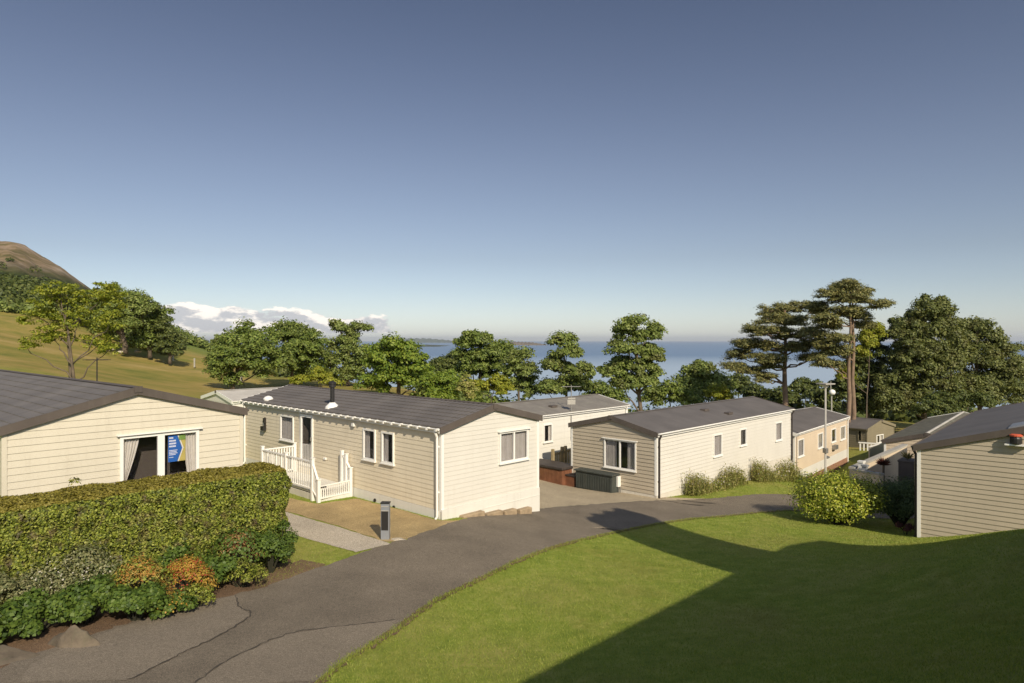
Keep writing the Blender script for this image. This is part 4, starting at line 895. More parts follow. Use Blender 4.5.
tree(568, 410, 65, [(563,342,12,7),(566,354,15,8),(558,368,14,9),(577,374,14,9),(567,388,25,10),(585,388,12,10),(548,391,9,7)], 'olive', 'narrow topped tree against the sea behind the weathered roof', clump=.8, per=72, size=.22, trunk=.3)
tree(641, 420, 55, [(634,325,17,7),(628,334,13,7),(646,338,13,8),(655,330,8,7),(625,350,16,8),(650,355,14,9),(612,373,14,7),(630,366,16,10),(652,370,13,9),(640,384,20,10),(620,385,11,7)], 'olive', 'tallest leafy tree with clear trunk rising over the sea horizon', clump=.72, per=80, size=.19, trunk=.36, dens=.95)
tree(605, 412, 70, [(600,392,12,8),(615,398,13,8),(592,398,10,6)], 'oak', 'low green tree left of the tall clear trunked tree', clump=.8, per=60, size=.22, trunk=.2)
tree(672, 414, 62, [(668,393,16,10),(682,400,14,8),(655,402,12,8)], 'oak', 'low green tree right of the tall clear trunked tree', clump=.8, per=60, size=.22, trunk=.2)
tree(700, 416, 66, [(702,375,18,11),(688,386,16,12),(716,388,16,11),(700,396,26,12)], 'olive', 'wide domed olive tree over the dark roofed caravan', clump=.9, per=75, size=.22, trunk=.3, branches=40)
tree(717, 414, 58, [(718,394,13,7),(726,398,8,5)], 'lime', 'bright green round shrub showing over the dark smooth roof', clump=.5, per=65, size=.15, trunk=.1, name='shrub', cat='shrub')
for (px, py, rx, ry, D, l_) in ((739,386,12,9,95,'dark bush against the sea left of the first pine'),(757,396,14,9,80,'dark bush at the foot of the first pine'),(806,390,14,10,85,'dark bush between the two pine groups'),(780,400,18,9,75,'dark low bush behind the first pine trunk'),(822,400,14,10,70,'dark low bush left of the twin pine trunks')):
    tree(px, py+14, D, [(px,py,rx,ry),(px+5,py+6,rx,ry*.8)], 'dark', l_, clump=1.0, per=60, size=.26, trunk=.2, limbs=False, name='bush', cat='bush')
# pines
def pine(px, base, D, pads, label, trunk=.36, trunks=None, topx=None, topy=None):
    b = at(px, base, D); g = hz(b.x, b.y); k = D/F; trunk *= .6; root = empty('pine_tree', (b.x, b.y, g), 0, label=label, cat='pine'); P, T, S = [], [], []
    tx, tz = (topx-px)*k, at(0, topy, D).z-g; tm, lm = MB(), MB(); paths = []
    for j, (ox, lean, oy) in enumerate(trunks or [(0, 0, 0)]):
        n = 9; pts = [np.array([ox*k+(tx+lean*k-0*ox)*(i/n)**1.3, oy*(1-.5*i/n)+.12*math.sin(i*1.7+j), -.5+(tz+.5)*i/n]) for i in range(n+1)]
        rad = [trunk*(1.15-.85*i/n) for i in range(n+1)]; tm.tube([tuple(p) for p in pts], rad, 10); paths.append(pts)
    for (lx, ly, rx, ry) in pads:
        c0 = at(lx, ly, D); yy = RNG.uniform(-1, 1)*1.4; c = np.array([c0.x-b.x, yy, c0.z-g]); R = rx*k
        pts = paths[RNG.integers(len(paths))]; s_ = min(pts, key=lambda p: abs(p[2]-(c[2]-.22*abs(c[0]-p[0])-.4)))
        path = bend(s_, c, .05); lm.tube(path, [trunk*.34*(1-.13*i) for i in range(6)], 6)
        nb = max(9, int(20*R))
        for i in range(nb):
            a = RNG.uniform(0, 2*math.pi); q = c+np.array([math.cos(a)*R*RNG.uniform(.25,.95), math.sin(a)*R*RNG.uniform(.25,.95), RNG.uniform(-.9,1.3)*ry*k])
            lm.tube(bend(c, q, .06, 3), [.05,.04,.03,.015], 4)
            r = RNG.uniform(.38,.68); p_, t_, s2 = blob_leaves(q, r, 130, .12, .6, .26, .8, .9, ragged=.15); P.append(p_); T.append(t_); S.append(s2)
    tm.build('trunk', M['pinebark'], root, smooth=True); lm.build('limbs', M['pinebark'], root, smooth=True)
    build_leaves('crown', np.concatenate(P), np.concatenate(T), np.concatenate(S), LM['pine'], root)
pine(785, 420, 55, [(800,308,20,4),(778,312,20,4),(765,321,16,4),(792,322,17,4),(815,312,9,3),(762,333,20,4),(790,335,20,4),(755,345,18,4),(785,348,26,4),(810,345,16,4),(742,356,14,4),(765,360,18,4),(735,368,14,3),(752,372,14,3),(770,366,10,3),(825,352,12,4),(805,358,12,3),(750,330,9,3),(745,345,9,3),(764,379,9,3)], 'spreading pine with flat needle layers and single bare trunk against the sea', trunk=.42, topx=785, topy=310)
pine(850, 425, 50, [(850,288,17,4),(868,294,13,4),(832,295,17,4),(848,300,22,4),(872,306,12,3),(825,308,13,4),(845,313,17,4),(862,318,11,3),(822,320,13,4),(835,326,14,4),(820,334,12,4),(838,338,14,3),(828,348,13,4),(842,352,10,4),(822,362,10,4),(838,366,9,3),(870,326,12,3),(846,285,8,3)], 'tallest pine pair with two straight reddish trunks side by side', trunk=.30, trunks=[(-2,0,0),(7,-5,.6)], topx=853, topy=292)
tree(868, 424, 58, [(870,338,12,10),(875,352,12,14),(860,375,14,22),(878,385,12,22),(845,390,14,14),(868,405,22,12)], 'dark', 'dark evergreen mass directly behind the twin pine trunks', clump=.9, per=85, size=.2, trunk=.3, limbs=False)
tree(866, 408, 53, [(872,333,9,7),(866,343,9,8),(860,353,7,6),(845,375,7,7)], 'lime', 'yellow green leafy tree catching light behind the pines', clump=.5, per=50, size=.15, trunk=.12)
tree(925, 424, 56, [(925,318,17,12),(942,318,10,12),(910,335,18,18),(938,340,22,20),(915,362,24,22),(943,368,20,22),(900,385,24,20),(930,392,30,20),(905,405,28,12),(925,306,3,7),(942,307,3,8),(888,398,14,14)], 'dusk', 'tall bushy tree with two upright spires over the mossy roof', clump=.75, per=88, size=.17, trunk=.3, flat=1.1, branches=60)
tree(980, 424, 58, [(975,330,18,10),(960,345,14,13),(990,342,18,13),(1008,352,13,11),(975,362,25,16),(1000,372,20,16),(965,390,24,18),(995,392,26,18),(1018,368,10,10)], 'dusk', 'dense dark green tree at the right end of the tree line', clump=.85, per=85, size=.18, trunk=.35, branches=50)
tree(1035, 424, 62, [(1030,375,16,16),(1040,390,18,18),(1020,398,16,12)], 'dark', 'dark tree cut by the right edge of the tree line', clump=.9, per=80, size=.2, trunk=.3)
tree(955, 430, 52, [(950,405,20,9),(975,404,18,9),(930,410,16,7)], 'dark', 'low dark undergrowth tree just above the tan caravan roof', clump=.6, per=75, size=.15, trunk=.12, limbs=False, name='bush', cat='bush')

# far-off wood as one mass, below and between the trees
def wood(pts, leaf, name='woodland', rad=3.0, size=.5, per=90):
    P, T, S = [], [], []
    for (x, y, r) in pts:
        g = hz(x, y); p, t, s_ = blob_leaves(np.array([x, y, g+r*.5]), r, per, size, .8, .6, .35, .5, ragged=.15); P.append(p); T.append(t); S.append(s_)
    return build_leaves(name, np.concatenate(P), np.concatenate(T), np.concatenate(S), LM[leaf], kind='stuff')
pts = []
for i in range(420):
    D = RNG.uniform(82, 230); px = RNG.uniform(440, 1150); pts.append(((px-CX)/F*D, D, RNG.uniform(1.8, 3.6)))
for i in range(60):
    D = RNG.uniform(70, 100); px = RNG.uniform(735, 1120); pts.append(((px-CX)/F*D, D, RNG.uniform(1.5, 3.0)))
for i in range(60):
    D = RNG.uniform(100, 220); px = RNG.uniform(260, 440); pts.append(((px-CX)/F*D, D, RNG.uniform(2, 4)))
wood(pts, 'dark')
pts = []
for i in range(230):
    px = RNG.uniform(-160, 100); D = RNG.uniform(140, 320)
    pts.append(((px-CX)/F*D, D, RNG.uniform(2.0, 4.2)))
wood(pts, 'dark', rad=3, size=.6)
pts = []
for i in range(170):
    px = RNG.uniform(60, 262); D = RNG.uniform(225, 300) if px > 140 else RNG.uniform(205, 300)
    pts.append(((px-CX)/F*D, D, RNG.uniform(2.0, 3.8)))
for i in range(70):
    px = RNG.uniform(-60, 110); D = RNG.uniform(137, 150); pts.append(((px-CX)/F*D, D, RNG.uniform(1.2, 2.6)))
for i in range(9):
    D = RNG.uniform(118, 160); px = 150+RNG.uniform(0, 95); pts.append(((px-CX)/F*D, D, RNG.uniform(.5, 1.2)))
for i in range(75):
    D = RNG.uniform(160, 225); px = RNG.uniform(158, 258); pts.append(((px-CX)/F*D, D, RNG.uniform(.8, 2.3)))
for i in range(26):
    D = RNG.uniform(116, 134); px = RNG.uniform(100, 176); pts.append(((px-CX)/F*D, D, RNG.uniform(1.4, 2.4)))
wood(pts, 'olive', rad=3, size=.42, per=130)
pts = []
for i in range(95):
    D = RNG.uniform(60, 80); px = RNG.uniform(425, 745); pts.append(((px-CX)/F*D, D, RNG.uniform(1.5, 2.7)))
wood(pts, 'oak', size=.2, per=420)
# mountain
nu, nv = 120, 60; px_ = np.linspace(-420, 175, nu); Dd = np.linspace(330, 1100, nv)
prof = np.interp(px_, [-420,-250,-120,0,12,25,38,52,75,100,130,175], [255,240,236,241.5,242.5,246,254,263,278,296,318,350])
PX, DD = np.meshgrid(px_, Dd, indexing='ij'); t = (DD-330)/(820-330)
lowpy = np.interp(px_, [-420,0,60,120,175], [262,284,294,314,350]); lowz = -(lowpy-CY)/F*330-8; hiz = -(prof-CY)/F*820
tt = np.clip(t, 0, 1); sm = tt*tt*(3-2*tt)*.5+tt*.5; Zm = CZ+lowz[:,None]*(1-sm)+hiz[:,None]*sm
Zm = np.where(DD > 820, CZ+hiz[:,None]-(DD-820)*.25, Zm); Xm = (PX-CX)/F*DD
rg = (np.sin(Xm*.05+2*np.sin(DD*.02))*np.sin(DD*.045)+.6*np.sin(Xm*.13+DD*.09)+.35*np.sin(Xm*.31-DD*.21))*2.6*np.sin(np.pi*np.clip(t, 0, 1))
Zm = Zm+rg; i = np.arange(nu*nv).reshape(nu, nv); q = np.stack([i[:-1,:-1], i[1:,:-1], i[1:,1:], i[:-1,1:]], -1).reshape(-1, 4)
mm, t_ = newmat('mountain_scree', (.2,.15,.1), .95, spec=.1); v = t_.coord('Object'); s = t_.add('ShaderNodeSeparateXYZ'); t_.link(v, s.inputs[0])
n1 = t_.noise(v, .022, 7, .65); c = t_.ramp(n1, [(.36,(.11,.105,.04)),(.46,(.22,.165,.08)),(.56,(.33,.24,.16)),(.66,(.44,.35,.27))])
hgt_ = t_.add('ShaderNodeMapRange'); hgt_.inputs[1].default_value = CZ+50; hgt_.inputs[2].default_value = CZ+72
nn = t_.add('ShaderNodeMath', operation='MULTIPLY_ADD'); nn.inputs[1].default_value = 30; t_.link(t_.noise(v, .03, 5), nn.inputs[0]); t_.link(s.outputs[2], nn.inputs[2]); sub = t_.add('ShaderNodeMath', operation='SUBTRACT'); sub.inputs[1].default_value = 15; t_.link(nn.outputs[0], sub.inputs[0]); t_.link(sub.outputs[0], hgt_.inputs[0])
low = t_.ramp(t_.noise(v, .035, 6, .6), [(.38,(.022,.030,.010)),(.52,(.05,.065,.016)),(.66,(.085,.095,.03))])
c = t_.mix(hgt_.outputs[0], low, c); t_.link(c, t_.p.inputs['Base Color']); t_.bump(t_.noise(v, .09, 9, .72), .9, 6)
arr_mesh('mountain', np.stack([Xm, DD, Zm], -1).reshape(-1, 3), q, mm, smooth=True, kind='structure')
pts = []
P, T, S = [], [], []
for k in range(260):
    a = int(RNG.integers(0, 95)); b_ = int(abs(RNG.normal(0, 9))); x, y, z = Xm[a, b_], DD[a, b_], Zm[a, b_]; r = RNG.uniform(2.5, 6)
    p, t, s_ = blob_leaves(np.array([x, y, z+r*.3]), r, 60, 1.0, .75, .7, .35, .5); P.append(p); T.append(t); S.append(s_)
build_leaves('mountain_scrub', np.concatenate(P), np.concatenate(T), np.concatenate(S), LM['dark'], kind='stuff')
# sea and far coasts
SEA = CZ-47
b = MB(); 
ys = [250,400,600,900,1400,2200,3500,5500,9000,15000,26000,45000]; 
for y0, y1 in zip(ys[:-1], ys[1:]):
    for x0, x1 in ((-40000,-4000),(-4000,-600),(-600,600),(600,4000),(4000,40000)): b.poly([(x0,y0,SEA),(x1,y0,SEA),(x1,y1,SEA),(x0,y1,SEA)])
mw, t = newmat('sea_water', (.018,.045,.085), .22, spec=.5)
v = t.coord('Object', (.002,.0006,1)); band = t.noise(v, 1.0, 4, .5)
v2 = t.coord('Object', (.02,.08,1)); w1 = t.noise(v2, 1.0, 5, .6)
sx = t.add('ShaderNodeSeparateXYZ'); t.link(t.coord('Object'), sx.inputs[0]); 
mr = t.add('ShaderNodeMapRange'); mr.inputs[1].default_value = 1500; mr.inputs[2].default_value = 2600; ad = t.add('ShaderNodeMath', operation='MULTIPLY_ADD'); ad.inputs[1].default_value = 900; t.link(band, ad.inputs[0]); t.link(sx.outputs[1], ad.inputs[2]); t.link(ad.outputs[0], mr.inputs[0])
t.link(t.mix(mr.outputs[0], (.36,.45,.54), (.14,.22,.34)), t.p.inputs['Base Color'])
rr_ = t.add('ShaderNodeMapRange'); rr_.inputs[3].default_value = .45; rr_.inputs[4].default_value = .75; t.link(mr.outputs[0], rr_.inputs[0]); t.link(rr_.outputs[0], t.p.inputs['Roughness'])
t.bump(w1, .5, 1.2)
b.build('sea', mw, kind='structure')
def headland(px0, px1, D, prof, col, seedv):
    n = 60; V = []; Fq = []
    for i in range(n+1):
        u = i/n; px = px0+(px1-px0)*u; h = np.interp(u, *zip(*prof))*(1+.12*math.sin(i*1.3+seedv)+.08*math.sin(i*2.9)); x = (px-CX)/F*D
        V += [(x, D, SEA-2), (x, D+150, SEA+h*.7), (x, D+500, SEA+h), (x, D+1500, SEA-2)]
    for i in range(n):
        for j in range(3): a = i*4+j; Fq.append((a, a+4, a+5, a+1))
    m, t = newmat('far_land_%d' % seedv, col, .95, spec=.1); t.link(t.ramp(t.noise(t.coord('Object'), .004, 4), [(.35, tuple(c*.7 for c in col)), (.65, tuple(c*1.3 for c in col))]), t.p.inputs['Base Color'])
    arr_mesh('headland', np.array(V), np.array(Fq), m, smooth=True, kind='structure')
headland(380, 462, 14000, [(0,40),(.3,95),(.55,90),(.8,55),(1,10)], (.07,.09,.06), 1)
headland(500, 548, 6500, [(0,20),(.3,34),(.7,28),(1,5)], (.17,.13,.085), 2)
headland(395, 437, 5000, [(0,12),(.5,12),(.9,8),(1,0)], (.06,.07,.04), 3)

# clipped hedge: a dark twiggy body clothed in leaves
hA0, hA1 = Vector((-9.9,10.75)), G(291,560).to_2d(); hd = (hA1-hA0).normalized(); hn = Vector((hd.y,-hd.x)); HL = (hA1-hA0).length; HT = CZ-2.96; HWd = 1.35
hr = empty('hedge', (hA0.x, hA0.y, hz(hA0.x, hA0.y)), math.atan2(hd.y, hd.x), label='long clipped box hedge with golden top in front of the cream lodge', cat='hedge'); hz0 = hr.location.z
def rr_box(u, v):        # rounded cross-section: u along the girth 0..1 (front foot, over the top, back foot)
    return None
h_ = HT-hz0
def hedge_surface(n, inset):
    """points and outward normals over the hedge's front, top, back and ends, in its own frame"""
    A = [('f', HL*h_), ('t', HL*HWd), ('b', HL*h_), ('e', HWd*h_), ('s', HWd*h_)]; tot = sum(a for _, a in A); P, N = [], []
    for nm, a in A:
        k = int(n*a/tot); u = RNG.random(k); w = RNG.random(k)
        if nm == 'f': p = np.stack([u*HL, np.zeros(k), w*h_], -1); nn_ = np.tile([0,-1,0], (k,1))
        if nm == 't': p = np.stack([u*HL, w*HWd, np.full(k, h_)], -1); nn_ = np.tile([0,0,1], (k,1))
        if nm == 'b': p = np.stack([u*HL, np.full(k, HWd), w*h_], -1); nn_ = np.tile([0,1,0], (k,1))
        if nm == 'e': p = np.stack([np.full(k, HL), u*HWd, w*h_], -1); nn_ = np.tile([1,0,0], (k,1))
        if nm == 's': p = np.stack([np.zeros(k), u*HWd, w*h_], -1); nn_ = np.tile([-1,0,0], (k,1))
        P.append(p); N.append(nn_)
    P = np.concatenate(P); N = np.concatenate(N).astype(float)
    R_ = .22; c = np.stack([np.clip(P[:,0], R_, HL-R_), np.clip(P[:,1], R_, HWd-R_), np.minimum(P[:,2], h_-R_)], -1); d = P-c; L_ = np.linalg.norm(d, axis=1, keepdims=True)
    nn2 = d/np.maximum(L_, 1e-6); P = c+nn2*R_; N = nn2
    lump = .045*np.sin(P[:,0]*5.1+P[:,2]*3.3)+.035*np.sin(P[:,0]*11.7-P[:,2]*8.1+P[:,1]*9)+.03*np.sin(P[:,2]*14+P[:,0]*3)
    lump[N[:,2] > .7] *= .35
    return P+N*(lump[:,None]-inset), N
P, N = hedge_surface(120000, .0); P = P-N*(RNG.random((len(P),1))**1.5*.10); Nl = unit(N+RNG.normal(size=N.shape)*.6+np.array([0,0,.25])); T, S = leafframe(Nl, .028, .62)
topm = P[:,2] > h_-.07
build_leaves('foliage', P[~topm], T[~topm], S[~topm], LM['hedge'], hr); build_leaves('golden_top', P[topm], T[topm], S[topm], LM['hedgetop'], hr)
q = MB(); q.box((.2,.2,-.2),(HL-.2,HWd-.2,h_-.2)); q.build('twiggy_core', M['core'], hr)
sp_ = at(84, 487, 0.1); xx = None
# sprig standing out of the hedge top
k_ = (rowpts(86, 12.9)-Vector((hA0.x, hA0.y, 0))).to_2d(); xs = k_.dot(hd); P, T, S = blob_leaves(np.array([xs, HWd*.8, h_+.1]), .11, 40, .035, 1.2, .5); build_leaves('sprig', P, T, S, LM['hedge'], hr)

def shrub(name, pos, rad, leaf, n, size, label, aspect=.55, flat=1.0, core=True, up=.35, lumps=10, extra=None, cat='shrub', group=None, droop=0, height=None, shell=.4, stem=True, full=False):
    """rounded plant of many leaves in lumps round short stems"""
    x, y = pos; g = hz(x, y); root = empty(name, (x, y, g), 0, label=label, cat=cat, group=group); rad = np.array(rad, float); P, T, S = [], [], []
    sm = MB()
    for i in range(lumps):
        d = unit(RNG.normal(size=3)); d[2] = d[2] if full else abs(d[2])*1.1-.3; c = (np.array([RNG.normal()*.12,0,rad[2]*.47])+d*rad*np.array([.66,.66,.33])*RNG.uniform(.6,1)) if full else np.array([0,0,rad[2]*.42])+d*rad*np.array([.7,.7,.5])*RNG.uniform(.75,1.2); r = float(np.mean(rad))*RNG.uniform(.22,.46)
        p, t, s_ = blob_leaves(c, r, n//lumps, size, flat, aspect, up, shell, droop, .08); P.append(p); T.append(t); S.append(s_)
        sm.tube([(0,0,-.08), tuple(c*np.array([.5,.5,.6])), tuple(c)], [.03*float(rad.max()), .02*float(rad.max()), .01], 5)
    P, T, S = map(np.concatenate, (P, T, S)); k = P[:,2] > -.03; build_leaves('foliage', P[k], T[k], S[k], LM[leaf], root); sm.build('stems', M['core'], root)
    if extra:
        lf, n2, sz, name2 = extra; d = unit(RNG.normal(size=(n2,3))); d[:,2] = abs(d[:,2]); p = np.array([0,0,rad[2]*.45])+d*rad*np.array([1.0,1.0,.6])*RNG.uniform(.9,1.06,(n2,1)); T2, S2 = leafframe(unit(d+RNG.normal(size=d.shape)*.4), sz, .8); build_leaves(name2, p, T2, S2, LM[lf], root)
    return root
def plant_at(px, py, wpx, hpx):
    g = G(px, py); k = g.y/F; return (g.x, g.y), wpx*k/2, hpx*k
def bed(px, py, w, h, leaf, n, size, label, **k):
    g = G(px, py); s = g.y/F; return shrub(k.pop('name', 'shrub'), (g.x, g.y+ w*s*.3), (w*s/2, w*s/2*.85, h*s), leaf, n, size, label, **k)
bed(55, 612, 110, 46, 'grey', 8000, .028, 'grey green shrub dotted with tiny white flowers at the hedge foot', extra=('white', 300, .016, 'blossoms'), lumps=16)
bed(-30, 630, 90, 46, 'grey', 4500, .028, 'grey green shrub at the left end of the bed', lumps=12)
bed(22, 642, 66, 40, 'geranium', 5200, .034, 'broad leaved dark green plant above the flat boulder', aspect=.8, lumps=14)
bed(76, 630, 66, 42, 'geranium', 5200, .034, 'broad leaved dark green plant above the pointed boulder', aspect=.8, lumps=14)
bed(124, 628, 62, 38, 'geranium', 4800, .033, 'broad leaved dark green plant left of the orange flowers', aspect=.8, lumps=13)
bed(-22, 655, 70, 40, 'geranium', 4000, .035, 'broad leaved dark green plant at the lower left corner', aspect=.8, lumps=10)
bed(100, 606, 50, 34, 'geranium', 2200, .036, 'dark leafy plant between the white flowered shrub and orange flowers', aspect=.8, lumps=10)
bed(130, 618, 60, 52, 'orange', 6500, .019, 'orange and yellow flowering clump beside the red one', lumps=14, name='flowering_shrub', cat='flowers', extra=('hedge', 700, .03, 'leaves'))
bed(178, 606, 54, 40, 'yellow', 4600, .019, 'yellow flowering clump with red blooms on its crown', lumps=12, name='flowering_shrub', cat='flowers', extra=('red', 420, .016, 'blossoms'))
bed(158, 622, 50, 22, 'geranium', 1900, .034, 'low green plant in front of the orange flowers', aspect=.8, lumps=10, extra=('yellow', 200, .018, 'blossoms'))
bed(190, 612, 40, 20, 'hedge', 1500, .024, 'small trailing green plant in front of the red blooms', lumps=9)
bed(165, 583, 80, 36, 'geranium', 3600, .034, 'dark green leafy mound behind the orange and red flowers', aspect=.8, lumps=14)
bed(208, 594, 44, 34, 'geranium', 2400, .034, 'dark green leafy mound right of the red blooms', aspect=.8, lumps=11)
bed(232, 580, 62, 44, 'peach', 4200, .020, 'peach and bronze flowering shrub near the hedge end', lumps=14, name='flowering_shrub', cat='flowers', extra=('geranium', 1100, .03, 'leaves'))
bed(236, 592, 50, 24, 'hedge', 2600, .024, 'yellow green fine leaved plant below the peach shrub', lumps=11)
bed(266, 578, 42, 40, 'geranium', 2600, .036, 'dark green pointed leaf plant at the right end of the bed', aspect=.45, lumps=12)
bed(276, 566, 34, 44, 'geranium', 2200, .034, 'dark green plant climbing against the hedge end', aspect=.45, lumps=11)
# bushes in the middle
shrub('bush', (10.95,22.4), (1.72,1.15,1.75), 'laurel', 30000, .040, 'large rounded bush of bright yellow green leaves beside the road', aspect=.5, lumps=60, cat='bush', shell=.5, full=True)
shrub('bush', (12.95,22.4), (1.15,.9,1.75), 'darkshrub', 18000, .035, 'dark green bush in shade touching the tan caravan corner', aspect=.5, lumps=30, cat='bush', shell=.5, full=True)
shrub('shrub', (12.2,20.75), (.3,.22,.4), 'burgundy', 700, .03, 'small dark red leaved shrub at the foot of the shaded bush', lumps=6)
q_ = at(883.5, 463, 28.4); gq = hz(q_.x, q_.y); r = empty('cordyline', (q_.x, q_.y, gq), 0, label='spiky red leaved cordyline behind the bushes', cat='plant')
n = 150; d = unit(RNG.normal(size=(n,3))); d[:,2] = abs(d[:,2])+.2; d = unit(d); c0 = np.array([0,0,q_.z-gq-.1]); ll = RNG.uniform(.25,.42,(n,1)); build_leaves('fronds', c0+d*ll*.5, d*ll*.55, unit(np.cross(d, RNG.normal(size=(n,3))))*.022, LM['burgundy'], r)
q = MB(); q.tube([(0,0,-.1),(0,0,q_.z-gq)], .05, 6); q.build('stem', M['bark'], r)
n = 60; d = unit(RNG.normal(size=(n,3))); d[:,2] = abs(d[:,2])+.5; d = unit(d); ll = RNG.uniform(.2,.5,(n,1)); r = empty('grass_plant', PLANTER, 0, label='arching green plant growing in the dark planter box', cat='plant'); build_leaves('fronds', d*ll*.5, d*ll*.55, unit(np.cross(d, RNG.normal(size=(n,3))))*.025, LM['meadow'], r)
# tall weeds along the caravan side
def weeds(name, p0, p1, wd, hgt, n, leaf, label, cat='plants'):
    u = RNG.random((n,1)); c = np.array(p0)[None]*(1-u)+np.array(p1)[None]*u+RNG.normal(size=(n,2))*wd; z = HZ(c[:,0], c[:,1])
    hh_ = hgt*RNG.uniform(.3,1.0,n)*(.65+.35*np.sin(u[:,0]*9+1)); lean = RNG.normal(size=(n,2))*.14
    B_ = np.stack([c[:,0], c[:,1], z], -1); D_ = np.stack([lean[:,0]*hh_, lean[:,1]*hh_, hh_], -1); side = unit(np.cross(D_, RNG.normal(size=(n,3))))*.008
    r = empty(name, (p0[0], p0[1], hz(*p0)), 0, label=label, cat=cat); o = np.array([p0[0], p0[1], hz(*p0)])
    build_leaves('stalks', B_+D_*.5-o, D_*.5, side, LM[leaf], r)
    k = RNG.integers(0, n, n*5); t_ = RNG.uniform(.05,1,(n*5,1)); p = B_[k]+D_[k]*t_+RNG.normal(size=(n*5,3))*.06-o; T, S = leafframe(unit(RNG.normal(size=(n*5,3))+np.array([0,0,.6])), .04, .5); build_leaves('leaves', p, T, S, LM['weeds'], r)
    k = RNG.integers(0, n, n//3); p = B_[k]+D_[k]-o; T, S = leafframe(unit(RNG.normal(size=(len(k),3))), .03, .9); build_leaves('blossoms', p, T, S, LM['white'], r)
def offC(px, out, h=hC):
    a, D = h.hit('right', px); p = h.o+h.x*(h.W+out)+h.y*a; return (p.x, p.y)
weeds('weed_clump', offC(682,.35), offC(736,.35), .14, 1.05, 1500, 'meadow', 'tall straw coloured weeds left of the gap along the cream caravan side')
weeds('weed_clump', offC(748,.35), offC(790,.4), .16, 1.15, 1500, 'meadow', 'tall flowering weeds at the far end of the cream caravan side')
weeds('weed_clump', offC(786,1.1), offC(792,1.9), .25, .75, 600, 'geranium', 'low dark green weeds near the far corner of the cream caravan')

# lawn blades (nobody could count them)
def inpoly(x, y, poly):
    c = np.zeros(len(x), bool); n = len(poly); j = n-1
    for i in range(n):
        xi, yi = poly[i]; xj, yj = poly[j]
        with np.errstate(divide='ignore', invalid='ignore'): m = ((yi > y) != (yj > y)) & (x < (xj-xi)*(y-yi)/(yj-yi+1e-12)+xi)
        c ^= m; j = i
    return c
rp = [tuple(p) for p in roadL]+[tuple(p) for p in roadR[::-1]]
def hpoly(h, m=.0): return [tuple(h.o+h.x*a+h.y*b) for a, b in ((-m,-m),(h.W+m,-m),(h.W+m,h.L+m),(-m,h.L+m))]
avoid = [rp]+[hpoly(h) for h in (hA,hB,hC,hD,hE,hF,hG,hK)]+[gp([(392,545),(340,528),(288,513),(240,500)])+gp([(356,553),(322,544),(288,534),(240,520)])[::-1],
         gp([(472,521),(437,521),(400,510),(357,499),(318,505),(270,494),(240,487)])+gp([(475,524),(430,534),(400,541),(388,543),(336,526),(286,512),(240,499)])[::-1],
         gp([(700,501),(660,502),(619,504),(585,507),(540,512)])+gp([(705,499),(655,497),(612,491),(572,486),(536,478)])[::-1]]
n = 520000; D = 5.2+(34-5.2)*RNG.random(n)**1.25; px = RNG.uniform(255, 1060, n); x = (px-CX)/F*D; y = D
k = np.ones(n, bool)
for p in avoid: k &= ~inpoly(x, y, p)
x, y = x[k], y[k]; n = len(x); z = HZ(x, y); ln = RNG.normal(size=(n,2))*.55; hh_ = RNG.uniform(.014,.036,n)*(1+.0*y)
D_ = np.stack([ln[:,0]*hh_, ln[:,1]*hh_, hh_], -1); a = RNG.uniform(0, 2*math.pi, n); sd = np.stack([np.cos(a), np.sin(a), np.zeros(n)], -1)*(.0028+.00022*y)[:,None]
C_ = np.stack([x, y, z], -1); V = np.empty((n,3,3)); V[:,0] = C_-sd; V[:,1] = C_+sd; V[:,2] = C_+D_
arr_mesh('grass', V.reshape(-1,3), np.arange(n*3).reshape(n,3), LM['grass'], kind='stuff')
# longer ragged fringe where grass meets the road
e = np.concatenate([roadR[8:100], ]); n = 9000; i = RNG.integers(0, len(e)-1, n); u = RNG.random((n,1)); p = e[i]*(1-u)+e[i+1]*u+RNG.normal(size=(n,2))*.05; p[:,0] += .02
z = HZ(p[:,0], p[:,1]); hh_ = RNG.uniform(.02,.06,n); ln = RNG.normal(size=(n,2))*.5; D_ = np.stack([ln[:,0]*hh_, ln[:,1]*hh_, hh_], -1); a = RNG.uniform(0, 6.28, n); sd = np.stack([np.cos(a), np.sin(a), np.zeros(n)], -1)*.006
C_ = np.stack([p[:,0], p[:,1], z+.01], -1); V = np.empty((n,3,3)); V[:,0] = C_-sd; V[:,1] = C_+sd; V[:,2] = C_+D_
arr_mesh('grass', V.reshape(-1,3), np.arange(n*3).reshape(n,3), LM['grass'], kind='stuff')

# ------------------------------------------------------------------ light, sky, air, camera
sun = bpy.data.lights.new('sun', 'SUN'); sun.energy = 4.4; sun.angle = math.radians(.55); sun.color = (1.0,.88,.69)
so = bpy.data.objects.new('sun', sun); COL.objects.link(so); so.rotation_euler = (SUN).to_track_quat('Z', 'Y').to_euler()
W = bpy.data.worlds.new('World'); SC.world = W; W.use_nodes = True; t = NT(W); bg = t.n.get('Background')
sky = t.add('ShaderNodeTexSky', sky_type='NISHITA'); sky.sun_disc = False; sky.sun_elevation = math.asin(SUN.z); sky.sun_rotation = math.atan2(SUN.x, SUN.y)
sky.altitude = 30; sky.air_density = 1.0; sky.dust_density = .4; sky.ozone_density = 1.5
hs_ = t.add('ShaderNodeHueSaturation'); hs_.inputs['Saturation'].default_value = .80; t.link(sky.outputs[0], hs_.inputs['Color'])
sz_ = t.add('ShaderNodeTexCoord'); sq_ = t.add('ShaderNodeSeparateXYZ'); t.link(sz_.outputs['Generated'], sq_.inputs[0])
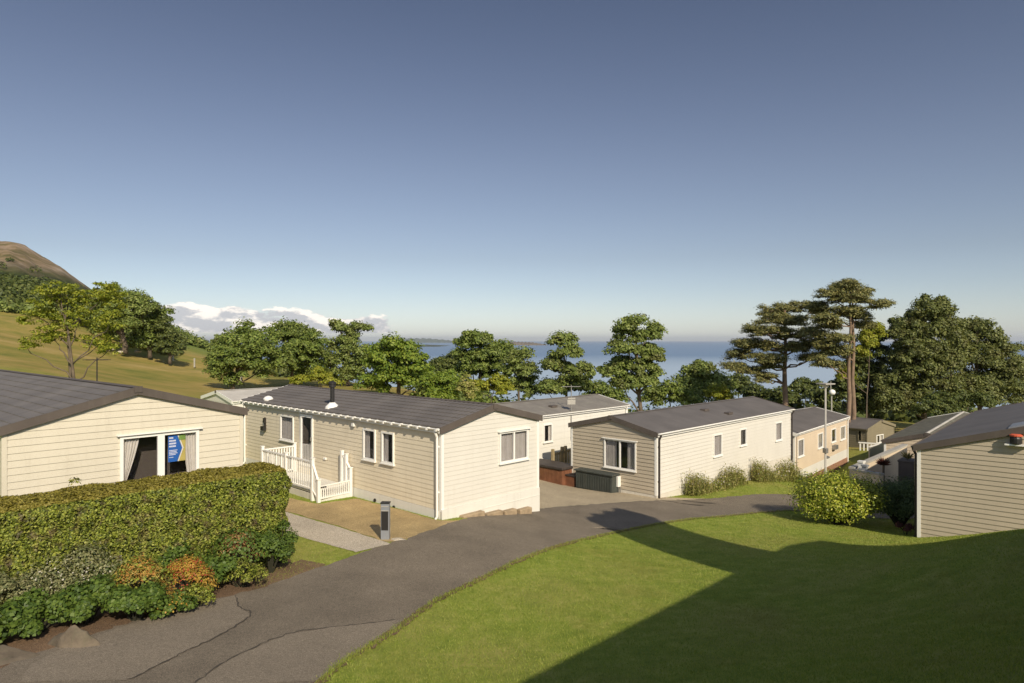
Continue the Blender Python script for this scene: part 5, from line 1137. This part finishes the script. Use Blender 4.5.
tint = t.mix(1.0, hs_.outputs[0], t.ramp(sq_.outputs[2], [(0,(.76,.81,.93)),(.05,(.67,.69,.775)),(.12,(.575,.565,.61)),(.24,(.53,.515,.56)),(.45,(.40,.405,.465)),(1,(.75,.74,.78))]), 'MULTIPLY')
sb_ = t.add('ShaderNodeMapRange'); sb_.inputs[1].default_value = .25; sb_.inputs[2].default_value = -.35; t.link(sq_.outputs[1], sb_.inputs[0]); tint = t.mix(sb_.outputs[0], tint, t.mix(1.0, hs_.outputs[0], (1.15,1.1,1.08), 'MULTIPLY'))
# a low bank of cumulus over the far shore, by direction
g = t.add('ShaderNodeTexCoord'); sep = t.add('ShaderNodeSeparateXYZ'); t.link(g.outputs['Generated'], sep.inputs[0])
def math_(op, a, b=None, c=None):
    m = t.add('ShaderNodeMath', operation=op)
    for k, v in enumerate((a, b, c)):
        if v is None: continue
        if isinstance(v, (int, float)): m.inputs[k].default_value = v
        else: t.link(v, m.inputs[k])
    return m.outputs[0]
az = math_('ARCTAN2', sep.outputs[0], sep.outputs[1]); el = math_('ARCSINE', sep.outputs[2])
cmb = t.add('ShaderNodeCombineXYZ'); t.link(math_('MULTIPLY', az, 14.0), cmb.inputs[0]); t.link(math_('MULTIPLY', el, 34.0), cmb.inputs[1])
def wn(vec, sc, det, ro=.6):
    n = t.add('ShaderNodeTexNoise'); n.inputs['Scale'].default_value = sc; n.inputs['Detail'].default_value = det; n.inputs['Roughness'].default_value = ro; t.link(vec, n.inputs['Vector']); return n.outputs['Fac']
n1 = wn(cmb.outputs[0], 1.15, 7, .58)
def mr_(v, a, b, c=0, d=1, smooth=True):
    m = t.add('ShaderNodeMapRange'); m.interpolation_type = 'SMOOTHSTEP' if smooth else 'LINEAR'; t.link(v, m.inputs[0])
    for k, x in zip((1,2,3,4), (a,b,c,d)): m.inputs[k].default_value = x
    return m.outputs[0]
win = math_('MULTIPLY', mr_(az, -.62, -.50), mr_(az, -.22, -.10, 1, 0))
base = mr_(el, .006, .014); topf = mr_(el, .020, .066, 1, 0)
# upper limit sinks toward the right
topf = mr_(math_('ADD', el, math_('MULTIPLY', math_('ADD', az, .5), .062)), .022, .074, 1, 0)
dens = math_('MULTIPLY', math_('MULTIPLY', win, base), topf)
cov = mr_(math_('ADD', n1, math_('MULTIPLY', dens, .56)), .70, .79)
cov = math_('MULTIPLY', cov, math_('MULTIPLY', mr_(dens, .0, .25), base))
lit = wn(cmb.outputs[0], 2.6, 5, .6); off = t.add('ShaderNodeVectorMath', operation='ADD'); t.link(cmb.outputs[0], off.inputs[0]); off.inputs[1].default_value = (.10,.28,0)
n2 = wn(off.outputs[0], 1.15, 7, .58); shade = mr_(math_('SUBTRACT', n1, n2), -.05, .09)
ccol = t.mix(shade, (4.6,4.6,4.8), (9.6,8.8,7.9))
haze_c = t.mix(math_('MULTIPLY', cov, .93), tint, ccol); t.link(haze_c, bg.inputs['Color']); bg.inputs['Strength'].default_value = .115
# the air between here and the far shore
hx = MB(); hx.box((-42000,-1500,SEA-30),(42000,46500,CZ+190)); hzm = bpy.data.materials.new('air'); hzm.use_nodes = True; ht_ = NT(hzm); ht_.n.remove(ht_.p)
pv = ht_.add('ShaderNodeVolumePrincipled'); pv.inputs['Color'].default_value = (.80,.86,.95,1); pv.inputs['Density'].default_value = .00004; pv.inputs['Anisotropy'].default_value = .1; ht_.link(pv.outputs[0], ht_.n.get('Material Output').inputs['Volume'])
hx.build('haze', hzm, kind='stuff')
cam = bpy.data.cameras.new('camera'); co = bpy.data.objects.new('camera', cam); COL.objects.link(co); co.location = (0,0,CZ); co.rotation_euler = (math.radians(90),0,0)
cam.sensor_width = 36; cam.lens = F/1024*36; cam.shift_y = -1/1024; cam.clip_start = .1; cam.clip_end = 120000; SC.camera = co
SC.view_settings.view_transform = 'Standard'; SC.view_settings.look = 'None'; SC.view_settings.exposure = 0.24; SC.view_settings.gamma = 1; SC.view_settings.use_curve_mapping = False
SC.cycles.max_bounces = 6; SC.cycles.transparent_max_bounces = 12; SC.cycles.use_denoising = True
